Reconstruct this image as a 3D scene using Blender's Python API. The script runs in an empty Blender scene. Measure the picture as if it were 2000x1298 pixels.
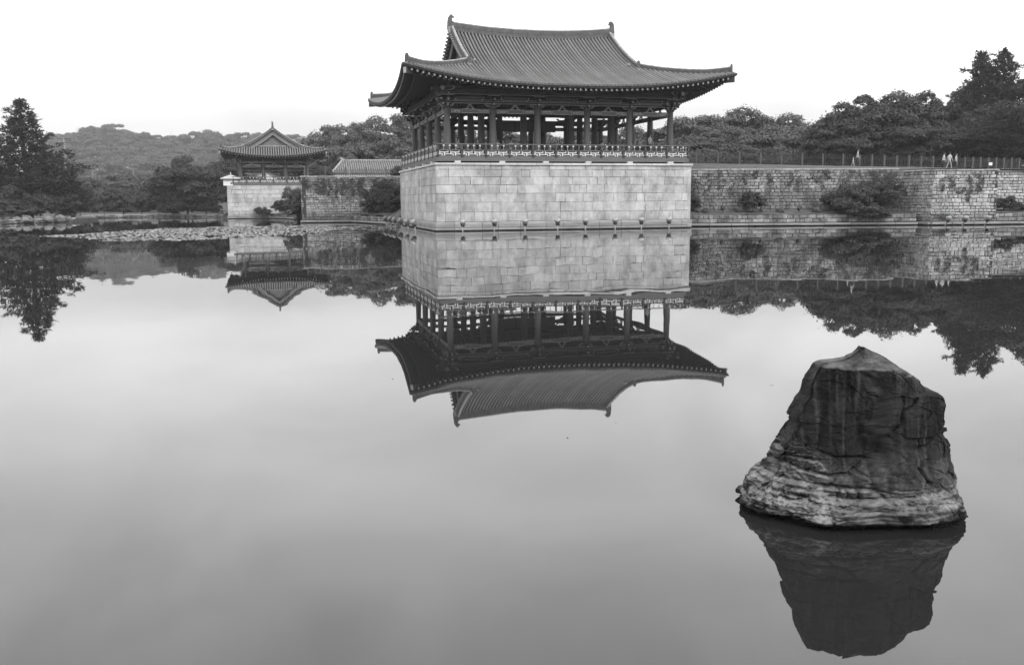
import bpy, bmesh, random
import numpy as np
from math import *
from mathutils import Vector, Matrix, noise

random.seed(7)
S = bpy.context.scene
COL = S.collection

# ------------------------------------------------------------------ camera
CAM_H, PITCH, ROLL, FPX = 2.35, radians(8.23), -.0061, 1783.0
cam_d = bpy.data.cameras.new('camera')
cam = bpy.data.objects.new('camera', cam_d)
COL.objects.link(cam)
S.camera = cam
cam_d.sensor_width = 36.0
cam_d.lens = 36.0 * FPX / 2000.0
cam_d.clip_start, cam_d.clip_end = .1, 6000
_f = Vector((0, cos(PITCH), -sin(PITCH))); _u0 = Vector((0, sin(PITCH), cos(PITCH))); _x = Vector((1, 0, 0))
_r = cos(ROLL) * _x + sin(ROLL) * _u0
_u = -sin(ROLL) * _x + cos(ROLL) * _u0
cam.matrix_world = Matrix(((_r.x, _u.x, -_f.x, 0), (_r.y, _u.y, -_f.y, 0), (_r.z, _u.z, -_f.z, CAM_H), (0, 0, 0, 1)))

# ------------------------------------------------------------------ sky, sun, exposure
SUN_EL, SUN_AZ = radians(40), radians(146)      # azimuth from +Y (north) clockwise: behind and right of the camera
SKY = ((0, .88), (.075, .98), (.14, 1.68), (.26, 1.94), (.36, 2.0), (.48, 1.95), (.7, 1.52), (1, 1.36))   # overcast radiance against the sine of the elevation
W = bpy.data.worlds.new('World'); S.world = W; W.use_nodes = True
nt = W.node_tree; nt.nodes.clear()
def wn(t, **k):
    n = nt.nodes.new(t)
    for a, b in k.items(): setattr(n, a, b)
    return n
sky = wn('ShaderNodeTexSky', sky_type='NISHITA', sun_disc=False, sun_elevation=SUN_EL, sun_rotation=SUN_AZ)
bw = wn('ShaderNodeRGBToBW'); nt.links.new(sky.outputs[0], bw.inputs[0])
tc = wn('ShaderNodeTexCoord'); sep = wn('ShaderNodeSeparateXYZ'); nt.links.new(tc.outputs['Generated'], sep.inputs[0])
mx = wn('ShaderNodeMath', operation='MAXIMUM'); nt.links.new(sep.outputs[2], mx.inputs[0]); mx.inputs[1].default_value = 0
m1 = wn('ShaderNodeFloatCurve'); cv_ = m1.mapping.curves[0]
for k_, (x_, y_) in enumerate(SKY):
    if k_ == 0 or k_ == len(SKY) - 1: cv_.points[0 if k_ == 0 else -1].location = (x_, y_ / 2)
    else: cv_.points.new(x_, y_ / 2)
m1.mapping.update(); nt.links.new(mx.outputs[0], m1.inputs['Value'])
m1s = wn('ShaderNodeMath', operation='MULTIPLY'); nt.links.new(m1.outputs[0], m1s.inputs[0]); m1s.inputs[1].default_value = 20
# very soft cloud structure
nz = wn('ShaderNodeTexNoise'); nz.inputs['Scale'].default_value = 2.3; nz.inputs['Detail'].default_value = 5; nz.inputs['Distortion'].default_value = .6
mp = wn('ShaderNodeMapping'); mp.inputs['Scale'].default_value = (1, 1, 2.2)
nt.links.new(tc.outputs['Generated'], mp.inputs[0]); nt.links.new(mp.outputs[0], nz.inputs['Vector'])
cl = wn('ShaderNodeMapRange'); nt.links.new(nz.outputs[0], cl.inputs[0])
cl.inputs[1].default_value = .3; cl.inputs[2].default_value = .7; cl.inputs[3].default_value = .80; cl.inputs[4].default_value = 1.20
m2 = wn('ShaderNodeMath', operation='MULTIPLY'); nt.links.new(m1s.outputs[0], m2.inputs[0]); nt.links.new(cl.outputs[0], m2.inputs[1])
m3 = wn('ShaderNodeMath', operation='MULTIPLY_ADD'); nt.links.new(bw.outputs[0], m3.inputs[0]); m3.inputs[1].default_value = .03
nt.links.new(m2.outputs[0], m3.inputs[2])
bg = wn('ShaderNodeBackground'); bg.inputs[1].default_value = .1
nt.links.new(m3.outputs[0], bg.inputs[0])
wo = wn('ShaderNodeOutputWorld'); nt.links.new(bg.outputs[0], wo.inputs[0])

sd = bpy.data.lights.new('sun', 'SUN'); sd.energy = 2.0; sd.angle = radians(20); sd.color = (1, 1, 1)
sun = bpy.data.objects.new('sun', sd); COL.objects.link(sun)
sdir = Vector((sin(SUN_AZ) * cos(SUN_EL), cos(SUN_AZ) * cos(SUN_EL), sin(SUN_EL)))
sun.rotation_euler = sdir.to_track_quat('Z', 'Y').to_euler(); sun.location = (60, -60, 80)
S.view_settings.view_transform = 'Standard'; S.view_settings.look = 'None'
S.view_settings.exposure = 0; S.view_settings.gamma = 1; S.view_settings.use_curve_mapping = False
S.cycles.use_denoising = True
S.cycles.max_bounces = 6; S.cycles.diffuse_bounces = 3; S.cycles.glossy_bounces = 3; S.cycles.transmission_bounces = 2
S.cycles.volume_bounces = 0; S.cycles.caustics_reflective = False; S.cycles.caustics_refractive = False
S.cycles.use_adaptive_sampling = True; S.cycles.adaptive_threshold = .02
HAZE = .00031

# ------------------------------------------------------------------ materials
def mat(name, v, rough=.8, var=0, nscale=3, stretch=(1, 1, 1), obj_var=0, bump=0, bscale=20, bdist=.02, spec=.3, attr=None, stain=None, coord='Object', detail=6, tide=None):
    """grey procedural material: v base value, var noise variation, obj_var per-object tone, stain=(amount, scale, stretch) darker weathering patches"""
    m = bpy.data.materials.new(name); m.use_nodes = True
    t = m.node_tree; b = t.nodes['Principled BSDF']
    L = t.links.new
    def N(ty, **k):
        n = t.nodes.new(ty)
        for a, c in k.items(): setattr(n, a, c)
        return n
    def M(op, a, c):
        n = N('ShaderNodeMath', operation=op)
        for i, q in enumerate((a, c)):
            if isinstance(q, (int, float)): n.inputs[i].default_value = q
            else: L(q, n.inputs[i])
        return n.outputs[0]
    geo = N('ShaderNodeNewGeometry'); tco = N('ShaderNodeTexCoord')
    co = geo.outputs['Position'] if coord == 'World' else tco.outputs['Object']
    def nz(scale, st=(1, 1, 1), det=detail, rough_=.6):
        mpn = N('ShaderNodeMapping'); mpn.inputs['Scale'].default_value = st; L(co, mpn.inputs[0])
        n = N('ShaderNodeTexNoise'); n.inputs['Scale'].default_value = scale; n.inputs['Detail'].default_value = det; n.inputs['Roughness'].default_value = rough_
        L(mpn.outputs[0], n.inputs['Vector']); return n.outputs[0]
    val = None
    def mul(x):
        nonlocal val
        val = x if val is None else M('MULTIPLY', val, x)
    def rng(x, a, c, lo, hi):
        n = N('ShaderNodeMapRange'); L(x, n.inputs[0])
        for i, q in enumerate((a, c, lo, hi)): n.inputs[i + 1].default_value = q
        return n.outputs[0]
    if var: mul(rng(nz(nscale, stretch), .28, .72, 1 - var, 1 + var))
    if obj_var:
        oi = N('ShaderNodeObjectInfo'); mul(rng(oi.outputs['Random'], 0, 1, 1 - obj_var, 1 + obj_var))
    if stain: mul(rng(nz(stain[1], stain[2], 8, .65), .42, .66, 1, 1 - stain[0]))
    if tide:
        sx = N('ShaderNodeSeparateXYZ'); L(geo.outputs['Position'], sx.inputs[0])
        wob = M('MULTIPLY_ADD', nz(1.3, (1, 1, .3), 5), .9); wob.node.inputs[2].default_value = -.45
        hgt = M('SUBTRACT', sx.outputs[2], wob); mul(rng(hgt, tide[0] * .4, tide[0], tide[1], 1))
    if attr:
        an = N('ShaderNodeAttribute', attribute_name=attr); mul(an.outputs['Fac'])
    if val is None:
        b.inputs['Base Color'].default_value = (v, v, v, 1)
    else:
        r = M('MULTIPLY', val, v); cb = N('ShaderNodeCombineColor'); [L(r, cb.inputs[i]) for i in range(3)]
        L(cb.outputs[0], b.inputs['Base Color'])
    b.inputs['Roughness'].default_value = rough
    b.inputs['Specular IOR Level'].default_value = spec
    if bump:
        bp = N('ShaderNodeBump'); bp.inputs['Strength'].default_value = bump; bp.inputs['Distance'].default_value = bdist
        L(nz(bscale, stretch, 5), bp.inputs['Height']); L(bp.outputs[0], b.inputs['Normal'])
    return m

M_ASH = mat('granite_ashlar', .50, .85, .20, 2.2, obj_var=.13, bump=.5, bscale=11, bdist=.03, stain=(.42, .8, (1, 1, .45)), coord='World', tide=(1.1, .72))
M_PLINTH = mat('wet_granite', .27, .75, .25, 1.5, obj_var=.12, bump=.4, bscale=10, coord='World', stretch=(.5, .5, 3))
M_COPE = mat('granite_coping', .55, .85, .15, 2, obj_var=.12, bump=.3, coord='World')
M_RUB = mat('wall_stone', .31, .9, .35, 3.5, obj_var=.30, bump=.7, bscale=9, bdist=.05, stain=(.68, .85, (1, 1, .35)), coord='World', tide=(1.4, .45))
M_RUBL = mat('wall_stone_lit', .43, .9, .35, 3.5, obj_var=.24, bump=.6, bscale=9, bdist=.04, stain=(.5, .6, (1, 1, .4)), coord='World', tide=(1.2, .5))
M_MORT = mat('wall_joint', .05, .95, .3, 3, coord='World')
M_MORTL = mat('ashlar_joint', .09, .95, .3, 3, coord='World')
M_KERB = mat('kerb_stone', .30, .9, .3, 3, obj_var=.35, bump=.5, bscale=8, coord='World', stain=(.6, .9, (1, 1, 1)))
M_WOOD = mat('dark_red_timber', .085, .65, .15, 6, stretch=(1, 1, .2), obj_var=.06, bump=.1)
M_DARK = mat('dark_timber', .03, .7, .2, 5, bump=.1)
M_GREENT = mat('painted_timber', .055, .65, .2, 6, bump=.1)
M_PALE = mat('pale_paint_line', .40, .7, .2, 8)
M_LAT = mat('lattice_paint', .62, .7, .1, 6)
M_FASC = mat('fascia_timber', .13, .7, .15, 4, stretch=(.3, 1, 2), bump=.1)
M_RAFEND = mat('rafter_end_paint', .55, .7, .15, 8)
M_TILE = mat('roof_tile', .195, .6, .10, 1.2, obj_var=.12, bump=.1, bscale=20, spec=.4, coord='World', stain=(.18, .5, (1, 1, 1)))
M_TILEB = mat('roof_tile_bed', .014, .8, .3, 4, coord='World')
M_RIDGE = mat('ridge_tile', .10, .75, .35, 3, coord='World', bump=.3)
M_LIME = mat('ridge_lime', .30, .9, .6, 3.5, coord='World', bump=.3)
M_GABLE = mat('gable_boards', .17, .75, .15, 4)
M_GRASS = mat('grass', .085, .95, .35, 1.6, bump=.8, bscale=9, bdist=.08, coord='World')
M_EARTH = mat('earth', .10, .95, .35, 1.0, bump=.6, bscale=5, coord='World')
M_LEAF = mat('leaf', .075, .6, .25, .5, obj_var=.15, attr='tone', coord='World', spec=.35)
M_NEED = mat('needle', .034, .65, .25, .6, obj_var=.1, attr='tone', coord='World', spec=.25)
M_SHRUB = mat('shrub_leaf', .055, .65, .3, .9, obj_var=.2, attr='tone', coord='World', spec=.3)
M_BARK = mat('bark', .07, .9, .3, 4, stretch=(1, 1, .3), bump=.6)
M_IRON = mat('dark_iron', .05, .6)
M_CONC = mat('concrete_pole', .28, .8, .1, 2)
M_WHITE = mat('white_plaster', .75, .85, .08, 2)
M_LAMPB = mat('lamp_body', .20, .8, .6, 7, obj_var=.3, bump=.8, bscale=9, bdist=.05)
M_LAMPC = mat('lamp_cap', .36, .7, .35, 8, bump=.5, bscale=10)
M_BOULD = mat('boulder', .16, .9, .3, 2.5, obj_var=.25, bump=.6, bscale=7, coord='World')
M_PAD = mat('lily_pad', .21, .55, .2, 8, attr='tone', spec=.5)
M_SKIN = mat('skin', .36, .6); M_HAIR = mat('hair', .02, .5)
CLOTH = [mat('cloth_white', .58, .85), mat('cloth_grey', .40, .85, .15, 8), mat('cloth_dark', .05, .85), mat('cloth_print', .25, .85, .6, 14), mat('cloth_light', .5, .85)]

# ------------------------------------------------------------------ mesh helpers
class MB:
    def __init__(s): s.v = []; s.f = []; s.m = []
    def add(s, vs, fs, mi=0):
        o = len(s.v); s.v += [tuple(q) for q in vs]; s.f += [tuple(i + o for i in q) for q in fs]; s.m += [mi] * len(fs)
    def box(s, x0, x1, y0, y1, z0, z1, mi=0, T=None):
        vs = [Vector((x, y, z)) for x in (x0, x1) for y in (y0, y1) for z in (z0, z1)]
        if T is not None: vs = [T @ q for q in vs]
        s.add(vs, [(0, 1, 3, 2), (4, 6, 7, 5), (0, 4, 5, 1), (2, 3, 7, 6), (0, 2, 6, 4), (1, 5, 7, 3)], mi)
    def prism(s, poly, d0, d1, axis='y', mi=0, T=None):
        """polygon in (a, z) extruded along axis from d0 to d1"""
        n = len(poly); vs = []
        for d in (d0, d1):
            for a, z in poly:
                vs.append(Vector((a, d, z)) if axis == 'y' else Vector((d, a, z)) if axis == 'x' else Vector((a, z, d)))
        if T is not None: vs = [T @ q for q in vs]
        s.add(vs, [tuple(range(n)), tuple(range(2 * n - 1, n - 1, -1))] + [(i, i + n, (i + 1) % n + n, (i + 1) % n) for i in range(n)], mi)
    def tube(s, pts, rs, n=8, mi=0, cap=True):
        pts = [Vector(p) for p in pts]
        if isinstance(rs, (int, float)): rs = [rs] * len(pts)
        rings = []; ref = Vector((0, 0, 1))
        for i, p in enumerate(pts):
            t = (pts[min(i + 1, len(pts) - 1)] - pts[max(i - 1, 0)]).normalized()
            a = ref.cross(t)
            if a.length < .05: a = Vector((1, 0, 0)).cross(t)
            a.normalize(); b = t.cross(a)
            rings.append([p + rs[i] * (cos(2 * pi * k / n) * a + sin(2 * pi * k / n) * b) for k in range(n)])
        vs = [q for r in rings for q in r]
        fs = [(i * n + k, i * n + (k + 1) % n, (i + 1) * n + (k + 1) % n, (i + 1) * n + k) for i in range(len(pts) - 1) for k in range(n)]
        if cap: fs += [tuple(range(n - 1, -1, -1)), tuple((len(pts) - 1) * n + k for k in range(n))]
        s.add(vs, fs, mi)
    def sweep(s, pts, prof, mi=0, cap=True):
        """profile [(side, up)] carried along pts, up stays vertical"""
        pts = [Vector(p) for p in pts]; n = len(prof); vs = []
        for i, p in enumerate(pts):
            t = pts[min(i + 1, len(pts) - 1)] - pts[max(i - 1, 0)]; t.z = 0; t.normalize(); sd = Vector((t.y, -t.x, 0))
            for a, h in prof: vs.append(p + sd * a + Vector((0, 0, h)))
        fs = [(i * n + k, i * n + (k + 1) % n, (i + 1) * n + (k + 1) % n, (i + 1) * n + k) for i in range(len(pts) - 1) for k in range(n)]
        if cap: fs += [tuple(range(n - 1, -1, -1)), tuple((len(pts) - 1) * n + k for k in range(n))]
        s.add(vs, fs, mi)
    def mesh(s, name, mats):
        me = bpy.data.meshes.new(name); me.from_pydata(s.v, [], s.f)
        for q in (mats if isinstance(mats, (list, tuple)) else [mats]): me.materials.append(q)
        me.polygons.foreach_set('material_index', s.m)
        bm = bmesh.new(); bm.from_mesh(me); bmesh.ops.recalc_face_normals(bm, faces=bm.faces); bm.to_mesh(me); bm.free()
        return me
    def build(s, name, mats, parent=None, smooth=False):
        me = s.mesh(name, mats)
        if smooth: me.polygons.foreach_set('use_smooth', [True] * len(me.polygons))
        return link(name, me, parent)

def link(name, me, parent=None, loc=None, rz=None, scale=None):
    o = bpy.data.objects.new(name, me); COL.objects.link(o)
    if parent is not None: o.parent = parent
    if loc is not None: o.location = loc
    if rz is not None: o.rotation_euler = (0, 0, rz)
    if scale is not None: o.scale = scale
    return o
def tag(o, label=None, cat=None, group=None, kind=None):
    if label: o['label'] = label
    if cat: o['category'] = cat
    if group: o['group'] = group
    if kind: o['kind'] = kind
    return o
def thing(name, label, cat, loc=(0, 0, 0), rz=0, group=None):
    return tag(link(name, None, None, loc, rz), label, cat, group)
def struct(name, mb, m): return tag(mb.build(name, m), kind='structure')
ORD = ['first', 'second', 'third', 'fourth', 'fifth', 'sixth', 'seventh', 'eighth', 'ninth', 'tenth', 'eleventh', 'twelfth', 'thirteenth', 'fourteenth', 'fifteenth', 'sixteenth', 'seventeenth', 'eighteenth']

# ------------------------------------------------------------------ water
def make_water():
    mb = MB(); mb.add([(-1450, -60, 0), (1450, -60, 0), (1450, 1400, 0), (-1450, 1400, 0)], [(0, 1, 2, 3)])
    m = bpy.data.materials.new('pond_water'); m.use_nodes = True; t = m.node_tree; b = t.nodes['Principled BSDF']; L = t.links.new
    b.inputs['Base Color'].default_value = (.018, .018, .018, 1); b.inputs['Roughness'].default_value = .012; b.inputs['IOR'].default_value = 1.55
    b.inputs['Specular IOR Level'].default_value = .5
    g = t.nodes.new('ShaderNodeNewGeometry')
    def N(ty, **k):
        n = t.nodes.new(ty)
        for a, c in k.items(): setattr(n, a, c)
        return n
    def pert(scale, amp, st):
        mpn = N('ShaderNodeMapping'); mpn.inputs['Scale'].default_value = st; L(g.outputs['Position'], mpn.inputs[0])
        n = N('ShaderNodeTexNoise'); n.inputs['Scale'].default_value = scale; n.inputs['Detail'].default_value = 2.5; L(mpn.outputs[0], n.inputs['Vector'])
        s_ = N('ShaderNodeVectorMath', operation='SUBTRACT'); L(n.outputs['Color'], s_.inputs[0]); s_.inputs[1].default_value = (.5, .5, .5)
        s2 = N('ShaderNodeVectorMath', operation='MULTIPLY'); L(s_.outputs[0], s2.inputs[0]); s2.inputs[1].default_value = (amp, amp, 0)
        return s2.outputs[0]
    a = pert(1.1, .0055, (1, .6, 1)); c = pert(.22, .0042, (1, 1, 1))
    # a faint wake of ripples in front of the small pavilion
    w = N('ShaderNodeTexWave', wave_type='BANDS', bands_direction='Y'); w.inputs['Scale'].default_value = .55; w.inputs['Distortion'].default_value = 1.2; w.inputs['Detail'].default_value = 1
    rot = N('ShaderNodeMapping'); rot.inputs['Rotation'].default_value = (0, 0, radians(-50)); L(g.outputs['Position'], rot.inputs[0]); L(rot.outputs[0], w.inputs['Vector'])
    sp = N('ShaderNodeSeparateXYZ'); L(rot.outputs[0], sp.inputs[0])
    # mask: distance of the rotated y from the wake line
    sb = N('ShaderNodeMath', operation='SUBTRACT'); L(sp.outputs[1], sb.inputs[0]); sb.inputs[1].default_value = WAKE
    ab = N('ShaderNodeMath', operation='ABSOLUTE'); L(sb.outputs[0], ab.inputs[0])
    mr = N('ShaderNodeMapRange'); L(ab.outputs[0], mr.inputs[0]); mr.inputs[1].default_value = 0; mr.inputs[2].default_value = 2.2; mr.inputs[3].default_value = .011; mr.inputs[4].default_value = 0
    wm = N('ShaderNodeMath', operation='SUBTRACT'); L(w.outputs['Fac'], wm.inputs[0]); wm.inputs[1].default_value = .5
    ml = N('ShaderNodeMath', operation='MULTIPLY'); L(wm.outputs[0], ml.inputs[0]); L(mr.outputs[0], ml.inputs[1])
    cv = N('ShaderNodeCombineXYZ'); L(ml.outputs[0], cv.inputs[1]); L(ml.outputs[0], cv.inputs[0])
    def add(p, q):
        n = N('ShaderNodeVectorMath', operation='ADD'); L(p, n.inputs[0]); L(q, n.inputs[1]); return n.outputs[0]
    tot = add(add(add(a, c), cv.outputs[0]), g.outputs['Normal'])
    nn = N('ShaderNodeVectorMath', operation='NORMALIZE'); L(tot, nn.inputs[0]); L(nn.outputs[0], b.inputs['Normal'])
    struct('pond_water', mb, m)
WAKE = 0.0
_wx, _wy = -14.0, 34.0
WAKE = _wx * sin(radians(-50)) + _wy * cos(radians(-50))
make_water()

# ------------------------------------------------------------------ land
def poly_sheet(name, pts, m, sub=0, jit=0):
    bm = bmesh.new(); vs = [bm.verts.new(p) for p in pts]; bm.faces.new(vs); bm.normal_update(); bmesh.ops.triangulate(bm, faces=bm.faces)
    bm.normal_update()
    for f in bm.faces:
        if f.normal.z < 0: f.normal_flip()
    me = bpy.data.meshes.new(name); bm.to_mesh(me); bm.free(); me.materials.append(m)
    return tag(link(name, me), kind='structure')
ZG = 4.85
poly_sheet('ground', [(x, y, ZG) for x, y in [(-46, 190), (-41.5, 150), (-39.6, 131), (-29.9, 133), (-23.0, 102.6), (-11.4, 105.4), (-7, 90), (14, 83.6), (34.9, 84), (36.4, 80.0), (42.0, 80.3), (42.2, 84), (140, 88), (1480, 140), (1480, 1380), (-1480, 1380), (-1480, 215), (-60, 215)]], M_GRASS)
poly_sheet('shore', [(x, y, .34) for x, y in [(-1480, 90), (-90, 98.5), (-58.3, 104.8), (-55.2, 116.2), (-57, 127), (-66.8, 143.8), (-58, 149.4), (-45.5, 145.2), (-40.2, 131.5), (-30.5, 132.2), (-30.3, 136), (-40.8, 150), (-46, 190), (-1480, 190)]], M_GRASS)
mb = MB(); mb.add([(-1480, 190, .34), (-46, 190, .34), (-46, 190, ZG), (-60, 215, ZG), (-1480, 215, ZG)], [(0, 1, 3, 4), (1, 2, 3)]); struct('slope', mb, M_GRASS)
mb = MB()   # earth banks under the shoreline, down into the water
for a, b in zip([(-90, 98.5), (-58.3, 104.8), (-55.2, 116.2), (-57, 127), (-66.8, 143.8), (-58, 149.4), (-45.5, 145.2)], [(-58.3, 104.8), (-55.2, 116.2), (-57, 127), (-66.8, 143.8), (-58, 149.4), (-45.5, 145.2), (-40.2, 131.5)]):
    mb.add([(*a, -.4), (*b, -.4), (*b, .338), (*a, .338)], [(0, 1, 2, 3)])
struct('shore_edge', mb, M_EARTH)
# grassy bank rising from the right-hand wall to the fence
def strip(name, rows, m, n=60, jit=.05):
    """rows: polylines (list of points) from front to back, lofted with small bumps"""
    mb = MB(); R = []
    for r in rows:
        ps = []
        for i in range(n + 1):
            t = i / n * (len(r) - 1); k = min(int(t), len(r) - 2); f = t - k
            p = Vector(r[k]).lerp(Vector(r[k + 1]), f); p.z += noise.noise(p * .7) * jit; ps.append(p)
        R.append(ps)
    vs = [p for r in R for p in r]; w = n + 1
    mb.add(vs, [(j * w + i, j * w + i + 1, (j + 1) * w + i + 1, (j + 1) * w + i) for j in range(len(R) - 1) for i in range(n)])
    return tag(mb.build(name, m, smooth=True), kind='structure')
strip('grass_bank', [[(15.2, 82.9, 5.02), (34.6, 83.7, 4.84), (36.5, 80.1, 4.74), (42.2, 80.3, 4.74), (42.4, 84.2, 4.78), (70, 86, 4.78)],
                     [(15.0, 86, 5.45), (34, 87.5, 5.25), (38, 87, 5.05), (44, 87, 5.0), (48, 89, 5.0), (75, 92, 5.0)],
                     [(14.8, 88.6, 5.82), (34, 92.6, 5.55), (40, 94, 5.48), (46, 96, 5.4), (54.3, 98.6, 5.32), (80, 104, 5.2)],
                     [(14, 96, 5.4), (34, 99, 5.3), (42, 100, 5.25), (48, 102, 5.2), (56, 104, 5.1), (85, 110, 5.1)],
                     [(12, 112, 4.9), (34, 112, 4.9), (42, 112, 4.9), (50, 113, 4.9), (58, 114, 4.9), (90, 118, 4.9)]], M_GRASS)
strip('grass_ledge', [[(15.2, 79.7, .98), (33.2, 80.4, .98), (35.6, 80.7, .98)], [(15.1, 81, 1.2), (33, 81.8, 1.18), (35.3, 82.0, 1.15)], [(15, 82.4, 1.35), (34, 83.4, 1.3), (35, 83.45, 1.3)]], M_EARTH, 40, .12)
strip('grass_ledge', [[(42.25, 80.4, .98), (50, 81.2, .98), (70, 83, .98)], [(42.2, 82, 1.15), (50, 82.6, 1.15), (70, 84.5, 1.15)], [(42.2, 84, 1.3), (50, 84.6, 1.3), (70, 86.3, 1.3)]], M_EARTH, 30, .12)
strip('bank_slope', [[(-17.6, 104.0, .75), (-14.2, 97.0, .75), (-11.2, 91.8, .75)], [(-15.5, 104.6, 1.3), (-12.6, 98.6, 1.5), (-10.6, 93, 1.6)], [(-12.5, 105.2, 3.4), (-9.5, 100, 3.6), (-8.6, 93.5, 3.4)]], M_EARTH, 24, .25)
strip('bank_slope', [[(-33.6, 131.0, .72), (-31, 127.2, .72), (-29.0, 123.5, .72), (-25.6, 104, .72)], [(-31.5, 132.0, 1.2), (-28, 129, 1.6), (-26, 122, 1.6), (-24, 104, 1.6)], [(-29, 133, 2.8), (-24, 131, 3.6), (-22.5, 122, 3.6), (-22, 106, 3.6)]], M_EARTH, 24, .25)
# wooded hill far left, and the faint hill beyond
def hill(name, x0, x1, y0, y1, fz, m, nx=40, ny=16):
    mb = MB(); vs = []
    for j in range(ny + 1):
        for i in range(nx + 1):
            x = x0 + (x1 - x0) * i / nx; y = y0 + (y1 - y0) * j / ny; vs.append((x, y, fz(i / nx, j / ny, x, y)))
    w = nx + 1
    mb.add(vs, [(j * w + i, j * w + i + 1, (j + 1) * w + i + 1, (j + 1) * w + i) for j in range(ny) for i in range(nx)])
    return tag(mb.build(name, m, smooth=True), kind='structure')
HS = 2.4
def hz(x, y):
    x, y = x / HS, y / HS; return 4.6 + HS * max(0, min(1, (y - 215) / 80)) * (8 + 3.5 * exp(-((x + 128) / 16) ** 2)) * max(0, min(1, (-x - 10) / 45))
hill('hill', -800, 0, 400, 1000, lambda s, t, x, y: hz(x, y) - .25, M_GRASS)
hill('distant_hill', -800, 90, 1230, 1370, lambda s, t, x, y: 4 + 84 * sin(pi * t) * exp(-((x + 298) / 105) ** 2) + 46 * sin(pi * t) * exp(-((x + 480) / 130) ** 2), M_GRASS)

# ------------------------------------------------------------------ stone walls
_sc = {}
def stone_mesh(w, h, d, ch, m, var=0, rough=0):
    k = (round(w, 3), round(h, 3), round(d, 2), round(ch, 3), m.name, var)
    if k in _sc: return _sc[k]
    rnd = random.Random(int(k[0]*7919+k[1]*104729+k[2]*31+k[3]*997) + var * 977)
    j = lambda: rnd.uniform(-1, 1) * rough
    bk = [(0, d, 0), (w, d, 0), (w, d, h), (0, d, h)]
    ed = [(0 + j(), ch, 0 + j()), (w + j(), ch, 0 + j()), (w + j(), ch, h + j()), (0 + j(), ch, h + j())]
    fr = [(ch + abs(j()), 0, ch + abs(j())), (w - ch - abs(j()), 0, ch + abs(j())), (w - ch - abs(j()), 0, h - ch - abs(j())), (ch + abs(j()), 0, h - ch - abs(j()))]
    mb = MB(); vs = bk + ed + fr
    fs = [(8, 9, 10, 11)] + [(4 + i, 4 + (i + 1) % 4, 8 + (i + 1) % 4, 8 + i) for i in range(4)] + [(i, (i + 1) % 4, 4 + (i + 1) % 4, 4 + i) for i in range(4)]
    mb.add(vs, fs); me = mb.mesh('stone', m); _sc[k] = me
    return me
def put_stone(parent, nm, me, T, stuff=None):
    """T: local matrix"""
    if stuff is not None:
        o = len(stuff.v); stuff.v += [tuple(T @ v.co) for v in me.vertices]; stuff.f += [tuple(i + o for i in p.vertices) for p in me.polygons]; stuff.m += [0] * len(me.polygons)
        return
    o = bpy.data.objects.new(nm, me); COL.objects.link(o); o.parent = parent; o.matrix_local = T
    return o
def lay(parent, org, ang, length, courses, wr, m, rnd, ch=.012, gap=.008, rough=0, depth=.35, jit=.01, count=None, limit=300, stuff=None, nm='stone_block', q=.1):
    """courses [(z0,z1)] of stones of random width along a face that runs from org in direction ang, facing to its right-hand side"""
    for z0, z1 in courses:
        x = 0.0; first = rnd.random() * .6 + .4
        while x < length - 1e-3:
            w = round(rnd.uniform(*wr) * first / q) * q if first < 1 else round(rnd.uniform(*wr) / q) * q
            w = max(w, q * 2); first = 1
            if length - x - w < wr[0] * .55: w = length - x
            g_ = gap * rnd.choice((.4, .5, .7, 1.0, 1.6))
            me = stone_mesh(w - g_, z1 - z0 - g_, depth, ch, m, rnd.randrange(3) if rough else 0, rough)
            T = Matrix.Translation(org) @ Matrix.Rotation(ang, 4, 'Z') @ Matrix.Translation((x + g_ / 2, rnd.uniform(-jit, jit), z0 + g_ / 2))
            if count is not None and count[0] >= limit: put_stone(parent, nm, me, T, stuff)
            else: put_stone(parent, nm, me, T)
            if count is not None: count[0] += 1
            x += w

# ------------------------------------------------------------------ main stone platform
PHI = radians(14.5); A0 = (-5.76, 70.97)
WM, DM = 21.28, 20.4
plat = thing('stone_platform', 'tall pale ashlar platform rising from the pond under the large pavilion', 'platform', (*A0, 0), PHI)
rnd = random.Random(3)
mb = MB(); mb.box(.03, WM - .03, .03, DM, -.5, 5.2); mb.build('core', M_MORTL, plat)
CZ = [.71, 1.45, 2.2, 2.88, 3.55, 4.14, 4.72, 5.06]; CC = list(zip(CZ[:-1], CZ[1:]))
lay(plat, (0, 0, 0), 0, WM, CC, (.55, 1.75), M_ASH, rnd, ch=.016, gap=.016, jit=.022, depth=.3, q=.1, rough=.008)
lay(plat, (0, DM, 0), -pi / 2, DM, CC, (.9, 2.0), M_ASH, rnd, ch=.014, gap=.014, jit=.012, depth=.3, rough=.006)
mb = MB()
lay(plat, (WM, 0, 0), pi / 2, DM, CC, (1, 2.2), M_ASH, rnd, ch=.012, depth=.3, count=[999], stuff=mb)
tag(mb.build('stone_facing', M_ASH, plat), kind='stuff')
def plinth_mesh(w, m):
    k = ('pl', round(w, 2), m.name)
    if k not in _sc:
        mb = MB(); mb.prism([(.0, .09), (-.10, .09), (-.10, .17), (-.06, .20), (-.06, .24), (-.1, .27), (-.12, .5), (-.10, .62), (-.03, .70), (.3, .70), (.3, .09)], 0, w, 'x', 0)
        _sc[k] = mb.mesh('plinth_stone', m)
    return _sc[k]
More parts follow.
